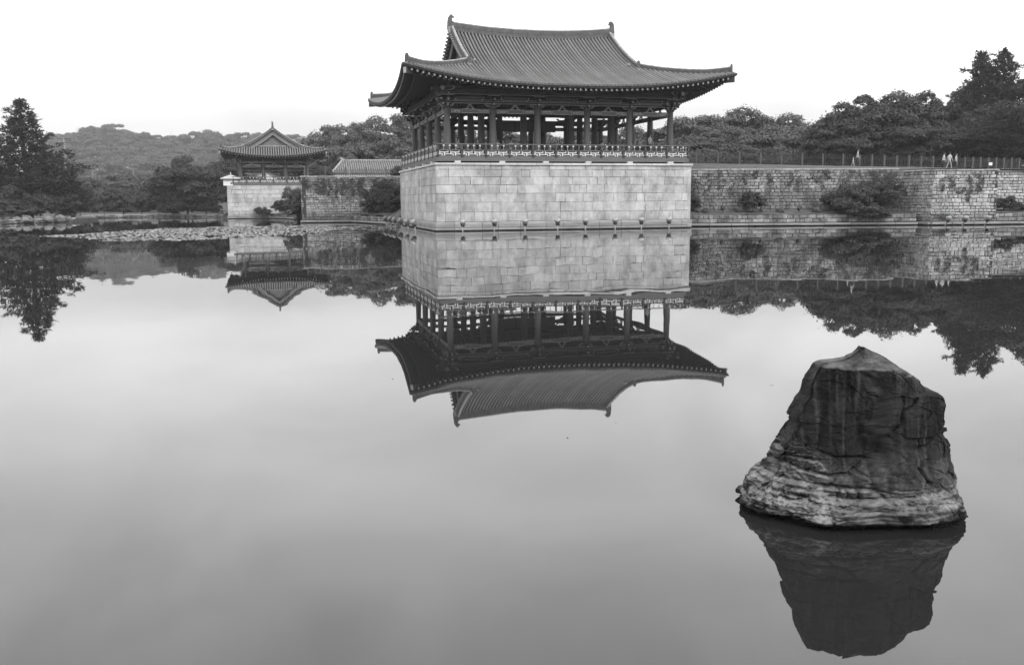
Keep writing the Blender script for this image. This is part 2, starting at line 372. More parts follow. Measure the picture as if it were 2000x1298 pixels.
for org, ang, ln in (((-.0, 0, 0), 0, WM), ((0, DM, 0), -pi / 2, DM), ((WM, 0, 0), pi / 2, DM)):
    x = -.1; end = ln + .1
    while x < end - .01:
        w = round(rnd.uniform(1.1, 2.2), 1)
        if end - x - w < .7: w = end - x
        put_stone(plat, 'plinth_stone', plinth_mesh(w - .03, M_PLINTH), Matrix.Translation(org) @ Matrix.Rotation(ang, 4, 'Z') @ Matrix.Translation((x, rnd.uniform(-.01, .01), 0))); x += w
for org, ang, ln in (((0, 0, 0), 0, WM), ((0, DM, 0), -pi / 2, DM), ((WM, 0, 0), pi / 2, DM)):
    x = -.1; end = ln + .1
    while x < end - .01:
        w = round(rnd.uniform(1.2, 2.4), 1)
        if end - x - w < .8: w = end - x
        put_stone(plat, 'coping_stone', stone_mesh(w - .02, .165, .7, .015, M_COPE), Matrix.Translation(org) @ Matrix.Rotation(ang, 4, 'Z') @ Matrix.Translation((x, -.11 + rnd.uniform(-.008, .008), 5.063))); x += w

# ------------------------------------------------------------------ pavilions
class Roof:
    """hip-and-gable tiled roof, local frame, ridge along x"""
    def __init__(s, U0, U1, V0, V1, h0, s1, a2, g, Lc, A, ridge_lift=.3, spread=.45):
        s.__dict__.update(locals()); s.dm = (V1 - V0) / 2; s.uc = (U0 + U1) / 2; s.vc = (V0 + V1) / 2
    def lift(s, a, d): return s.Lc * max(0, 1 - max(a, 0) / s.A) ** 2.2 * max(0, 1 - .55 * d / s.dm)
    def inset(s, a): return s.spread * (1 - max(0, 1 - max(a, 0) / s.A) ** 2)
    def z(s, a, d):
        up = max(0, d - s.g) / (s.dm - s.g)
        half = (s.U1 - s.U0) / 2 - s.g
        rl = s.ridge_lift * max(0, 1 - max(0, a - s.g) / half) ** 2 * up * up if d > s.g else 0
        return s.h0 + s.s1 * d + s.a2 * d * d + s.lift(a, d) + rl
    def pt(s, side, q, d, dz=0):
        """side f/b (q along x) or l/r (q along y); d perpendicular distance from the eave rectangle"""
        if side in 'fb':
            a = min(q - s.U0, s.U1 - q); return Vector((q, s.V0 + d if side == 'f' else s.V1 - d, s.z(a, d) + dz))
        a = min(q - s.V0, s.V1 - q); return Vector((s.U0 + d if side == 'l' else s.U1 - d, q, s.zs(a, d) + dz))
    def zs(s, a, d): return s.h0 + s.s1 * d + s.a2 * d * d + s.lift(a, d)
    def line(s, side, q):
        """d range of the tile line at q"""
        if side in 'fb':
            a = min(q - s.U0, s.U1 - q); d1 = a if a < s.g else s.dm
        else:
            a = min(q - s.V0, s.V1 - q); d1 = min(a, s.g + .7)
        return s.inset(a), d1, a

def build_roof(root, R, sp, detail, tile_r, seg, vis=('f', 'l'), gable_face=('l',), raf_sp=.42, rscale=1.0):
    # tile bed: the shell under the rows, top sheet and soffit
    mb = MB(); th = .24 * rscale
    for side in 'fblr':
        lo, hi = (R.U0, R.U1) if side in 'fb' else (R.V0, R.V1)
        n = 56 if side in 'fb' else 44; K = 10; rows = []
        qs = [lo + .02 + (hi - lo - .04) * i / n for i in range(n + 1)]
        if side in 'fb': qs = sorted(qs + [R.U0 + R.g - .001, R.U0 + R.g + .001, R.U1 - R.g - .001, R.U1 - R.g + .001])
        for q in qs:
            d0, d1, a = R.line(side, q); d0 = min(d0, d1); rows.append([R.pt(side, q, d0 + (d1 - d0) * k / K) for k in range(K + 1)])
        for off, mi in ((-.085, 0), (-th, 1)):
            vs = [p + Vector((0, 0, off)) for r in rows for p in r]; w = K + 1
            mb.add(vs, [(i * w + k, (i + 1) * w + k, (i + 1) * w + k + 1, i * w + k + 1) for i in range(len(rows) - 1) for k in range(K) if not (side in 'fb' and abs(qs[i + 1] - qs[i]) < .01 and k > K * .1)], mi)
        # eave board closing the edge
        vs = []
        for r in rows: vs += [r[0] + Vector((0, 0, -.085)), r[0] + Vector((0, 0, -th))]
        mb.add(vs, [(2 * i, 2 * i + 2, 2 * i + 3, 2 * i + 1) for i in range(len(rows) - 1)], 1)
    roof = mb.build('roof', [M_TILEB, M_DARK], root)
    # tile rows
    def row_mesh(side, q, mbx):
        d0, d1, a = R.line(side, q)
        if d1 - d0 < .25: return False
        if side in 'lr': d1 = min(d1, R.g + .4)
        n = max(2, int((d1 - d0) / seg)); N = 7; vs = []; fs = []
        ring = lambda p, r, ax: [p + ax * r * c_ + Vector((0, 0, h_)) for c_, h_ in ((1, -.09), (.97, .02), (.62, .02 + r * .72), (0, .02 + r), (-.62, .02 + r * .72), (-.97, .02), (-1, -.09))]
        ax = Vector((1, 0, 0)) if side in 'fb' else Vector((0, 1, 0))
        for i in range(n):
            for f, r in ((i / n, tile_r * 1.06), ((i + 1) / n, tile_r * .9)):
                vs += ring(R.pt(side, q, d0 - .06 + (d1 - d0 + .06) * f, .0), r, ax)
        for i in range(2 * n - 1):
            fs += [(i * N + k, i * N + k + 1, (i + 1) * N + k + 1, (i + 1) * N + k) for k in range(N - 1)]
        fs.append(tuple(range(N)))                       # the round end tile
        mbx.add(vs, fs); return True
    rest = MB()
    for side in 'fblr':
        lo, hi = (R.U0, R.U1) if side in 'fb' else (R.V0, R.V1)
        n = int((hi - lo) / sp); o = (hi - lo - n * sp) / 2
        for i in range(n + 1):
            q = lo + o + i * sp
            if side in vis and detail:
                m1 = MB()
                if row_mesh(side, q, m1): m1.build('tile_row', M_TILE, roof, smooth=True)
            else: row_mesh(side, q, rest)
    tag(rest.build('tile_rows', M_TILE, roof, smooth=True), kind='stuff')
    # eave drip tiles (a scalloped lip under the row ends)
    mb = MB()
    for side in 'fblr':
        lo, hi = (R.U0, R.U1) if side in 'fb' else (R.V0, R.V1); n = int((hi - lo) / sp); o = (hi - lo - n * sp) / 2
        for i in range(n):
            qa = lo + o + (i + .08) * sp; qb = qa + sp * .84; qm = (qa + qb) / 2
            if min(qm - lo, hi - qm) < .3: continue
            P = [R.pt(side, q, R.inset(min(q - lo, hi - q)) - .07, dz) for q, dz in ((qa, .04), (qb, .04), (qb, -.05), (qm, -.11 * rscale), (qa, -.05))]
            inw = R.pt(side, qm, R.inset(min(qm - lo, hi - qm)) + .25) - R.pt(side, qm, R.inset(min(qm - lo, hi - qm)) - .07); inw.z = 0
            Q = [p + inw for p in P]
            mb.add(P + Q, [(0, 1, 2, 3, 4), (0, 5, 6, 1), (1, 6, 7, 2), (2, 7, 8, 3), (3, 8, 9, 4), (4, 9, 5, 0)])
    tag(mb.build('eave_tiles', M_RIDGE, roof), kind='stuff')
    # rafters: round ones below, square flying ones above them
    rm = MB(); rm.tube([(0, 0, 0), (0, 1, 0)], .085 * rscale, 8, 0); rm.m[-2:] = [1, 1]; rmesh = rm.mesh('rafter', [M_WOOD, M_RAFEND2]); rmesh.polygons.foreach_set('use_smooth', [len(p.vertices) == 4 for p in rmesh.polygons])
    fm = MB(); fm.box(-.065 * rscale, .065 * rscale, 0, 1, -.07 * rscale, .07 * rscale); fm.m[2] = 1; fmesh = fm.mesh('flying_rafter', [M_WOOD, M_RAFEND])
    mr = MB()
    for side in 'fblr':
        lo, hi = (R.U0, R.U1) if side in 'fb' else (R.V0, R.V1); n = int((hi - lo - 1.0) / raf_sp); o = (hi - lo - n * raf_sp) / 2
        for i in range(n + 1):
            q = lo + o + i * raf_sp; a = min(q - lo, hi - q); ins = R.inset(a)
            for nm, me, d0, d1, za, zb in (('rafter', rmesh, ins + 1.0 * rscale, min(a + .25, 4.4 * rscale), -.62 * rscale, -.52 * rscale), ('flying_rafter', fmesh, ins + .16, min(a, 2.3 * rscale), -.40 * rscale, -.40 * rscale)):
                if d1 - d0 < .25: continue
                p0 = R.pt(side, q, d0, za); p1 = R.pt(side, q, d1, zb)
                dv = p1 - p0; ln = dv.length; y = dv.normalized(); x = y.cross(Vector((0, 0, 1))).normalized(); z = x.cross(y)
                T = Matrix(((x.x, y.x, z.x, p0.x), (x.y, y.y, z.y, p0.y), (x.z, y.z, z.z, p0.z), (0, 0, 0, 1))) @ Matrix.Diagonal((1, ln, 1, 1))
                if side in vis and detail: put_stone(roof, nm, me, T)
                else:
                    o_ = len(mr.v); mr.v += [tuple(T @ v.co) for v in me.vertices]; mr.f += [tuple(k + o_ for k in p.vertices) for p in me.polygons]; mr.m += [p.material_index if me is rmesh or p.material_index == 0 else 2 for p in me.polygons]
    tag(mr.build('rafters', [M_WOOD, M_RAFEND2, M_RAFEND], roof), kind='stuff')
    # hip rafters
    for sx, sy in ((0, 0), (1, 0), (1, 1), (0, 1)):
        pts = []
        for k in range(9):
            d = .15 + (R.g - .8) * k / 8
            pts.append(Vector((R.U0 + d if not sx else R.U1 - d, R.V0 + d if not sy else R.V1 - d, R.z(d, d) - .62 * rscale)))
        m2 = MB(); w = .13 * rscale; m2.sweep(pts, [(-w, -.16 * rscale), (w, -.16 * rscale), (w, .26 * rscale), (-w, .26 * rscale)]); m2.m[-2] = 1; m2.build('hip_rafter', [M_GREENT, M_PALE], roof)
    # ridges: courses of flat tiles with a lime-bedded top
    def ridge(name, pts, w, h, end=True):
        m3 = MB(); n = 4
        for k in range(n):
            f = 1 - .12 * (k % 2); m3.sweep([p + Vector((0, 0, h * k / n - .08)) for p in pts], [(-w * f, 0), (w * f, 0), (w * f, h / n * .93), (-w * f, h / n * .93)], 0)
        m3.tube([p + Vector((0, 0, h - .10)) for p in pts], w * .62, 8, 1)
        return m3.build(name, [M_RIDGE, M_LIME], roof)
    gu0, gu1 = R.U0 + R.g, R.U1 - R.g; rh = .52 * rscale
    rp = [Vector((gu0 - .1 + (gu1 - gu0 + .2) * k / 20, R.vc, R.z(min(gu0 + (gu1 - gu0) * k / 20 - R.U0, R.U1 - gu0 - (gu1 - gu0) * k / 20), R.dm))) for k in range(21)]
    ridge('main_ridge', rp, .2 * rscale, rh + .15)
    for sx in (0, 1):
        for sy in (0, 1):
            fx = lambda d: (R.U0 + d if not sx else R.U1 - d); fy = lambda d: (R.V0 + d if not sy else R.V1 - d)
            pts = [Vector((fx(R.g), fy(d), R.z(R.g, d))) for d in [R.g - .35 + (R.dm - R.g + .25) * k / 12 for k in range(13)]]
            ridge('descending_ridge', pts, .17 * rscale, .42 * rscale)
            pts = [Vector((fx(d), fy(d), R.z(d, d))) for d in [.42 + (R.g - .5) * k / 12 for k in range(13)]]
            # the ridge stub turns up at its outer end
            pts = [p + Vector((0, 0, .12 * max(0, 1 - k / 3))) for k, p in enumerate(pts)]
            ridge('hip_ridge', pts, .16 * rscale, .36 * rscale)
            for nm, (px, py, pz), hh in (('end_tile', (fx(R.g), fy(R.g - .45), R.z(R.g, R.g - .45)), .62), ('end_tile', (fx(.36), fy(.36), R.z(.36, .36)), .62)):
                m4 = MB(); c = Vector((px, py, pz)); ang = atan2(1 if not sy else -1, 1 if not sx else -1)
                if hh and nm and abs(py - fy(.36)) > .01: ang = pi / 2 if not sy else -pi / 2
                T = Matrix.Translation(c) @ Matrix.Rotation(ang, 4, 'Z')
                s_ = hh * rscale
                m4.prism([(-.22 * s_, -.25 * s_), (.22 * s_, -.25 * s_), (.27 * s_, .25 * s_), (.24 * s_, .75 * s_), (.10 * s_, 1.05 * s_), (-.10 * s_, 1.05 * s_), (-.24 * s_, .75 * s_), (-.27 * s_, .25 * s_)], -.06, .06, 'x', 0, T @ Matrix.Identity(4))
                m4.prism([(-.30 * s_, -.28 * s_), (.30 * s_, -.28 * s_), (.22 * s_, -.02 * s_), (-.22 * s_, -.02 * s_)], -.12, .02, 'x', 1, T)
                m4.build(nm, [M_RIDGE, M_LIME], roof)
    # ridge-end ornaments: hooked bird-head blocks facing inwards
    for sx in (0, 1):
        px = gu0 - .12 if not sx else gu1 + .12; dirx = 1 if not sx else -1; k = 1.0 * rscale
        z0 = R.z(R.g, R.dm) + .1
        out = [(-.32, -.1), (-.29, .55), (-.22, .92), (-.05, 1.12), (.16, 1.12), (.12, 1.02), (.27, .95), (.29, .88), (.14, .88), (.08, .78), (.1, .62), (.2, .52), (.30, .4), (.30, .1), (.2, -.1)]
        m5 = MB(); m5.prism([(px + dirx * x * k, z0 + z * k) for x, z in out], R.vc - .15 * k, R.vc + .15 * k, 'y', 0)
        m5.box(px - .27 * k, px + .27 * k, R.vc - .22 * k, R.vc + .22 * k, z0 - .35 * k, z0 + .1 * k, 1)
        m5.build('ridge_ornament', [M_RIDGE, M_LIME], roof)
        # gable wall, barge boards, hanging ornament, verge tiles
        gx = px + dirx * .85 * rscale if not sx else px + dirx * .85 * rscale
        zb = R.zs(R.dm, R.g + .4) - .05; top = R.z(R.g, R.dm) - .25
        y0, y1 = R.V0 + R.g + .5, R.V1 - R.g - .5
        gable = MB(); prof = [(y0, zb)] + [(y1, zb)] + [(R.V1 - d, R.z(R.g + .8, d) - .25) for d in [R.g + .5 + (R.dm - R.g - .5) * i / 6 for i in range(7)]] + [(R.V0 + d, R.z(R.g + .8, d) - .25) for d in [R.dm - (R.dm - R.g - .5) * i / 6 for i in range(1, 7)]]
        gable.prism(prof, gx, gx + dirx * .12, 'x', 0); gw = gable.build('gable_wall', M_GABLE, root)
        nb = 22
        for i in range(nb):
            yy = y0 + (y1 - y0) * (i + .5) / nb; d = min(yy - R.V0, R.V1 - yy); bb = MB()
            bb.box(gx - dirx * .035, gx - dirx * .002, yy - .03, yy + .03, zb, R.z(R.g + .8, d) - .27); bb.build('board_batten', M_GABLE, gw)
        for sy in (0, 1):
            fy = lambda d: (R.V0 + d if not sy else R.V1 - d)
            pts = [Vector((px + dirx * .3 * rscale, fy(d), R.z(R.g + .2, d) - .2)) for d in [R.g - .1 + (R.dm - R.g + .1) * i / 10 for i in range(11)]]
            b2 = MB(); b2.sweep(pts, [(-.05, -.62 * rscale), (.05, -.62 * rscale), (.05, 0), (-.05, 0)], 0); b2.sweep([p + Vector((-dirx * .03, 0, 0)) for p in pts], [(-.05, -.66 * rscale), (.05, -.66 * rscale), (.05, -.60 * rscale), (-.05, -.60 * rscale)], 1)
            b2.build('barge_board', [M_WOOD if detail else M_GABLE2, M_PALE], root)
            vt = MB(); n = int((R.dm - R.g) / (.36 * rscale))
            for i in range(n + 1):
                d = R.g + (R.dm - R.g) * i / max(n, 1); p = Vector((px + dirx * .35 * rscale, fy(d), R.z(R.g + .2, d) - .03))
                vt.tube([p, p - Vector((dirx * .62 * rscale, 0, .05))], .095 * rscale, 8, 0)
            vt.build('verge_tile', M_TILE, roof, smooth=False)
        orn = MB(); k = .9 * rscale; orn.prism([(R.vc - .75 * k, top - .9 * k), (R.vc - .5 * k, top - .75 * k), (R.vc, top - .25 * k), (R.vc + .5 * k, top - .75 * k), (R.vc + .75 * k, top - .9 * k), (R.vc + .4 * k, top - 1.0 * k), (R.vc + .2 * k, top - 1.12 * k), (R.vc, top - 1.0 * k), (R.vc - .2 * k, top - 1.12 * k), (R.vc - .4 * k, top - 1.0 * k)], gx - dirx * .16, gx - dirx * .05, 'x', 0)
        orn.build('gable_ornament', M_DARK, root)
        # the little lime-bedded ridge at the foot of the gable
        fr = MB(); pts = [Vector((gx - dirx * .15, y0 - .3 + (y1 - y0 + .6) * i / 10, zb + .16 * (2 * i / 10 - 1) ** 2 - .02)) for i in range(11)]
        fr.sweep(pts, [(-.12, 0), (.12, 0), (.12, .16), (-.12, .16)], 0); fr.tube([p + Vector((0, 0, .18)) for p in pts], .09, 6, 1); fr.build('gable_foot_ridge', [M_RIDGE, M_LIME], roof)
    return roof
M_RAFEND2 = mat('round_rafter_end', .3, .7, .2, 8)
M_GABLE2 = mat('barge_timber', .20, .75, .15, 4)

def lintel(root, a, b, z0, z1, ang, org, zs, painted=True):
    """painted beam between two columns, running along local x of the (org, ang) frame"""
    T = Matrix.Translation(org) @ Matrix.Rotation(ang, 4, 'Z'); L_ = b - a; h = z1 - z0
    mb = MB(); mb.box(a, b, -.12, .12, z0, z1, 0, T)
    if painted:
        m0, m1_ = a + L_ * .30, a + L_ * .70
        for f in (-1, 1):
            y0, y1 = (-.135, -.121) if f < 0 else (.121, .135)
            mb.box(m0 + .08, m1_ - .08, y0, y1, z0 + .06, z1 - .06, 1, T)                 # plain centre panel
            yl0, yl1 = (-.145, -.121) if f < 0 else (.121, .145)
            for x0, x1, za, zb in ((m0, m1_, z1 - .045, z1 - .012), (m0, m1_, z0 + .012, z0 + .045), (m0, m0 + .035, z0, z1), (m1_ - .035, m1_, z0, z1), (a + .12, a + .15, z0, z1), (b - .15, b - .12, z0, z1)):
                mb.box(x0, x1, yl0, yl1, za, zb, 2, T)
            for xa, xb in ((a + .2, m0 - .06), (m1_ + .06, b - .2)):
                if xb - xa < .2: continue
                y0, y1 = (-.130, -.121) if f < 0 else (.121, .130)
                mb.box(xa, xb, y0, y1, z0 + .03, z1 - .03, 3, T)                          # figured end panels
    return mb.build('lintel', [M_GREENT, M_FASC, M_PALE, M_FIG], root)
def fig_mat():
    m = mat('figured_paint', .22, .7); t = m.node_tree; b = t.nodes['Principled BSDF']
    tco = t.nodes.new('ShaderNodeTexCoord'); v = t.nodes.new('ShaderNodeTexVoronoi'); v.feature = 'DISTANCE_TO_EDGE'; v.inputs['Scale'].default_value = 7
    t.links.new(tco.outputs['Object'], v.inputs['Vector']); r = t.nodes.new('ShaderNodeMapRange'); r.inputs[1].default_value = .02; r.inputs[2].default_value = .10; r.inputs[3].default_value = .42; r.inputs[4].default_value = .14
    t.links.new(v.outputs['Distance'], r.inputs[0]); c = t.nodes.new('ShaderNodeCombineColor'); [t.links.new(r.outputs[0], c.inputs[i]) for i in range(3)]; t.links.new(c.outputs[0], b.inputs['Base Color'])
    return m
M_FIG = fig_mat()

def arm_mesh(ln, h, th=.15):
    """boat-shaped bracket arm along x with a pale outline proud of its dark cheeks"""
    k = ('arm', ln, h)
    if k in _sc: return _sc[k]
    c = min(.28, ln * .28)
    out = [(-ln / 2, h), (-ln / 2, h * .55), (-ln / 2 + c * .35, h * .15), (-ln / 2 + c, 0), (ln / 2 - c, 0), (ln / 2 - c * .35, h * .15), (ln / 2, h * .55), (ln / 2, h)]
    inn = [(x * (1 - .07 / ln * 1.2), .032 + z * (1 - .05 / h)) for x, z in out]
    mb = MB(); mb.prism(out, -th * .42, th * .42, 'y', 1); mb.prism(inn, -th * .5, th * .5, 'y', 0)
    for s in (-1, 1): mb.box(s * ln / 2 - .09, s * ln / 2 + .09, -.1, .1, h, h + .12, 0)
    _sc[k] = mb.mesh('bracket_arm', [M_GREENT, M_PALE]); return _sc[k]
def nose_mesh(ln):
    k = ('nose', ln)
    if k in _sc: return _sc[k]
    mb = MB(); mb.prism([(-.35, 0), (ln * .6, 0), (ln, .10), (ln * .9, .17), (ln * .75, .24), (-.35, .24)], -.06, .06, 'x', 0)
    mb.prism([(ln * .78, .045), (ln + .015, .095), (ln * .93, .185), (ln * .8, .2)], -.068, .068, 'x', 1)
    _sc[k] = mb.mesh('bracket_nose', [M_GREENT, M_PALE2]); return _sc[k]
M_PALE2 = mat('bracket_tip_paint', .45, .7)
def bracket(root, x, y, z, normals, sc=1.0):
    """stepped bracket set on a column head; normals: outward directions (angles)"""
    mb = MB(); mb.prism([(-.20, 0), (.20, 0), (.27, .12), (.27, .2), (-.27, .2), (-.27, .12)], -.24, .24, 'y', 0)
    b = mb.build('bracket_set', M_GREENT, root); b.location = (x, y, z); b.scale = (sc, sc, sc)
    for n in normals:
        al = n + pi / 2
        for lv, (ln, zz, off) in enumerate(((1.15, .16, .0), (1.75, .50, .02), (1.2, .95, .52), (2.2, 1.28, .55))):
            put_stone(b, 'bracket_arm', arm_mesh(ln, .2 if lv != 3 else .26), Matrix.Translation((cos(n) * off, sin(n) * off, zz)) @ Matrix.Rotation(al, 4, 'Z'))
        for ln, zz in ((.55, .20), (.85, .56)):
            put_stone(b, 'bracket_nose', nose_mesh(ln), Matrix.Translation((0, 0, zz)) @ Matrix.Rotation(n - pi / 2, 4, 'Z'))

def railing(root, org, ang, length, npan, z0, lat=True, s=1.0):
    """side of a balustrade running along local x from org; z0 is the deck edge"""
    T0 = Matrix.Translation(org) @ Matrix.Rotation(ang, 4, 'Z'); mb = MB()
    mb.box(0, length, -.05, .07, z0 + .40 * s, z0 + .49 * s, 0, T0); mb.box(0, length, -.03, .05, z0, z0 + .035, 0, T0)
    mb.tube([T0 @ Vector((-.18, 0, z0 + .90 * s)), T0 @ Vector((length + .18, 0, z0 + .90 * s))], .05 * s, 8, 0)
    r = mb.build('railing', [M_FASC], root)
    pw = length / npan
    k = ('lat', round(pw, 3), s)
    if k not in _sc:
        m = MB(); w = (pw - .18) / 2; h = .365 * s
        for c in range(2):
            o = .09 + c * w
            for x0, x1, y0, y1 in ((.04, .88, .60, .80), (.04, .15, .40, .62), (.04, .13, .80, 1.0), (.79, .88, .80, 1.0), (.46, .57, .0, .60), (.57, .98, .22, .40), (-.02, .36, .22, .40), (.26, .36, .0, .22)):
                m.box(o + max(x0, 0 if c else .0) * w, o + x1 * w, -.02, .02, .035 + y0 * h, .035 + y1 * h, 0)
        m.box(.06, pw - .06, .03, .045, .035, .40 * s, 1)
        _sc[k] = m.mesh('lattice_panel', [M_LAT, M_DARK])
        p = MB(); p.box(-.06, .06, -.08, .06, -.04, .84 * s, 0); p.box(-.085, .085, -.10, .08, .40 * s, .50 * s, 1); p.box(-.09, .09, -.1, .06, -.08, .06, 1); _sc[k + ('p',)] = p.mesh('railing_post', [M_WOOD, M_DARK])
        q = MB(); q.box(-.015, .015, -.02, .02, .49 * s, .74 * s, 0); q.tube([(0, 0, .70 * s), (0, 0, .75 * s), (0, 0, .82 * s), (0, 0, .86 * s)], [.02, .08, .07, .03], 6, 1); _sc[k + ('q',)] = q.mesh('railing_bud', [M_PALE, M_LAT])
    for i in range(npan):
        put_stone(r, 'lattice_panel', _sc[k], T0 @ Matrix.Translation((i * pw, 0, z0)))
    for i in range(npan + 1): put_stone(r, 'railing_post', _sc[k + ('p',)], T0 @ Matrix.Translation((i * pw, 0, z0)))
    for i in range(npan):
        for f in (.25, .5, .75): put_stone(r, 'railing_bud', _sc[k + ('q',)], T0 @ Matrix.Translation(((i + f) * pw, 0, z0)))
    return r

_colm = {}
def column(root, x, y, z0, z1, r):
    k = (round(z1 - z0, 2), r)
    if k not in _colm:
        h = z1 - z0; mb = MB(); mb.tube([(0, 0, h * t) for t in (0, .2, .4, .6, .8, 1)], [r * 1.06, r * 1.08, r * 1.05, r, r * .93, r * .86], 16)
        mb.tube([(0, 0, -.06), (0, 0, .10)], [r * 1.35, r * 1.2], 14, 1)
        me = mb.mesh('column', [M_WOOD, M_COPE]); me.polygons.foreach_set('use_smooth', [len(p.vertices) == 4 for p in me.polygons]); _colm[k] = me
    o = link('column', _colm[k], root, (x, y, z0)); return o
def strut(root, x, y, z, ang, h):
    k = ('strut', round(h, 2))
    if k not in _sc:
        m = MB()
        for s in (-1, 1):
            m.prism([(s * .42, 0), (s * .24, 0), (s * .03, h * .72), (s * .03, h), (s * .10, h), (s * .18, h * .55)][::s], -.05, .05, 'y', 1)
            m.prism([(s * .37, .02), (s * .28, .02), (s * .06, h * .70), (s * .06, h * .9), (s * .09, h * .9), (s * .15, h * .52)][::s], -.06, .06, 'y', 0)
        m.box(-.13, .13, -.08, .08, h, h + .11, 0); _sc[k] = m.mesh('forked_strut', [M_GREENT, M_PALE])
    put_stone(root, 'forked_strut', _sc[k], Matrix.Translation((x, y, z)) @ Matrix.Rotation(ang, 4, 'Z'))

# ---- the large pavilion
pav = thing('pavilion', 'large open timber pavilion with sweeping tiled hip-and-gable roof on the tall stone platform', 'pavilion', (*A0, 0), PHI)
UC = [1.2, 4.85, 8.5, 12.68, 16.33, 19.95]; VC = [1.4, 5.6, 9.8, 14.0, 18.2]
ZD, ZC, ZL0, ZL1 = 5.75, 9.46, 9.08, 9.42
mb = MB(); mb.box(.14, WM - .14, .14, DM - .3, 5.36, 5.745, 0); mb.box(.5, WM - .5, .5, DM - .6, 5.2, 5.36, 1); mb.build('deck', [M_FASC, M_DARK], pav)
for org, ang, ln, n in (((.0, .0, 0), 0, WM, 6), ((0, DM - .3, 0), -pi / 2, DM - .3, 5)):
    for i in range(n):
        x = ln * (i + .42) / n; put_stone(pav, 'support_stone', stone_mesh(.46, .15, .4, .02, M_COPE), Matrix.Translation(org) @ Matrix.Rotation(ang, 4, 'Z') @ Matrix.Translation((x, -.03, 5.23)))
railing(pav, (.2, .2, 0), 0, WM - .4, 11, ZD)
railing(pav, (.2, DM - .5, 0), -pi / 2, DM - .7, 10, ZD)
railing(pav, (WM - .2, .2, 0), pi / 2, DM - .7, 10, ZD)
railing(pav, (WM - .2, DM - .5, 0), pi, WM - .4, 11, ZD)
for i, u in enumerate(UC):
    for j, v in enumerate(VC):
        edge = i in (0, 5) or j in (0, 4)
        if edge: column(pav, u, v, ZD, ZC, .265)
        elif j in (1, 3) or i in (1, 4): column(pav, u, v, ZD, 10.6, .29)
for side in range(4):
    if side == 0: cs = UC; org = (0, VC[0], 0); ang = 0; fwd = -pi / 2
    if side == 1: cs = [-v for v in VC[::-1]]; org = (UC[0], 0, 0); ang = -pi / 2; fwd = pi
    if side == 2: cs = VC; org = (UC[5], 0, 0); ang = pi / 2; fwd = 0
    if side == 3: cs = [-u for u in UC[::-1]]; org = (0, VC[4], 0); ang = pi; fwd = pi / 2
    T = Matrix.Translation(org) @ Matrix.Rotation(ang, 4, 'Z')
    for a, b in zip(cs[:-1], cs[1:]):
        lintel(pav, a + .2, b - .2, ZL0, ZL1, ang, org, 0)
        p = T @ Vector(((a + b) / 2, 0, ZL1)); strut(pav, p.x, p.y, p.z, ang, .36)
        if side < 2:
            m = MB(); c = (a + b) / 2; L_ = (b - a) * .27
            m.box(c - L_, c + L_, -.02, .06, 10.09, 10.34, 0, T)
            for z in (10.11, 10.31): m.box(c - L_ * .93, c + L_ * .93, -.032, -.021, z - .010, z + .010, 1, T)
            for x in (-1, 1): m.box(c + x * L_ * .93 - .012, c + x * L_ * .93 + .012, -.032, -.021, 10.11, 10.31, 1, T); m.box(c + x * L_ * 1.12 - .03, c + x * L_ * 1.12 + .03, -.02, .06, 10.06, 10.37, 1, T)
            m.build('frieze_panel', [M_GREENT, M_PALE], pav)
    a, b = cs[0] - .75, cs[-1] + .75
    m = MB(); m.box(a, b, -.09, .09, 9.82, 10.05, 0, T)
    for z in (9.845, 10.02): m.box(a + .4, b - .4, -.105, -.091, z - .012, z + .012, 1, T)
    m.build('tie_beam', [M_GREENT, M_PALE], pav)
    m = MB(); m.box(a - .3, b + .3, -.62, -.44, 10.46, 10.68, 0, T); m.box(a - .3, b + .3, -.635, -.622, 10.47, 10.49, 1, T); m.build('eave_beam', [M_GREENT, M_PALE], pav)
    m = MB(); m.tube([T @ Vector((a - .5, -.53, 10.84)), T @ Vector((b + .5, -.53, 10.84))], .17, 14, 0); m.m[-2:] = [1, 1]; m.build('purlin', [M_GREENT, M_RAFEND2], pav, smooth=False)
    m = MB(); m.tube([T @ Vector((a, 0, 11.15)), T @ Vector((b, 0, 11.15))], .17, 12, 0); m.build('purlin', M_GREENT, pav)
for i, u in enumerate(UC):
    for j, v in enumerate(VC):
        ns = []
        if j == 0: ns.append(-pi / 2)
        if j == 4: ns.append(pi / 2)
        if i == 0: ns.append(pi)
        if i == 5: ns.append(0)
        if len(ns) == 2: ns.append((atan2(sin(ns[0]) + sin(ns[1]), cos(ns[0]) + cos(ns[1]))))
        if ns: bracket(pav, u, v, ZC, ns)
for v in VC[1:4:2]:
    m = MB(); m.box(UC[0], UC[5], v - .14, v + .14, 10.25, 10.62); m.box(UC[1], UC[4], v - .11, v + .11, 9.25, 9.5); m.build('tie_beam', M_DARK, pav)
for u in UC[1:5]:
    m = MB(); m.box(u - .16, u + .16, VC[0], VC[4], 10.05, 10.5); m.build('cross_beam', M_DARK, pav)
m = MB(); m.box(UC[1] - .2, UC[4] + .2, 5.2, 14.4, 11.3, 11.42); m.build('ceiling', M_DARK, pav)
m = MB(); m.box(7.0, 12.6, 9.72, 9.84, 8.34, 9.28, 0)
for x in (8.85, 10.75): m.box(x - .04, x + .04, 9.7, 9.72, 8.34, 9.28, 1)
m.build('raised_door', [M_WOOD, M_DARK], pav)
RM = Roof(-2.72, 23.85, -2.6, 22.5, 10.93, .27, .0138, 6.1, 1.36, 12.3, .28)
build_roof(pav, RM, .312, True, .063, .36)
m = MB(); m.box(UC[0] + .45, UC[5] - .45, VC[0] + .45, VC[4] - .45, ZD, ZD + .35); m.build('inner_floor', M_WOOD, pav)
ZI = ZD + .35
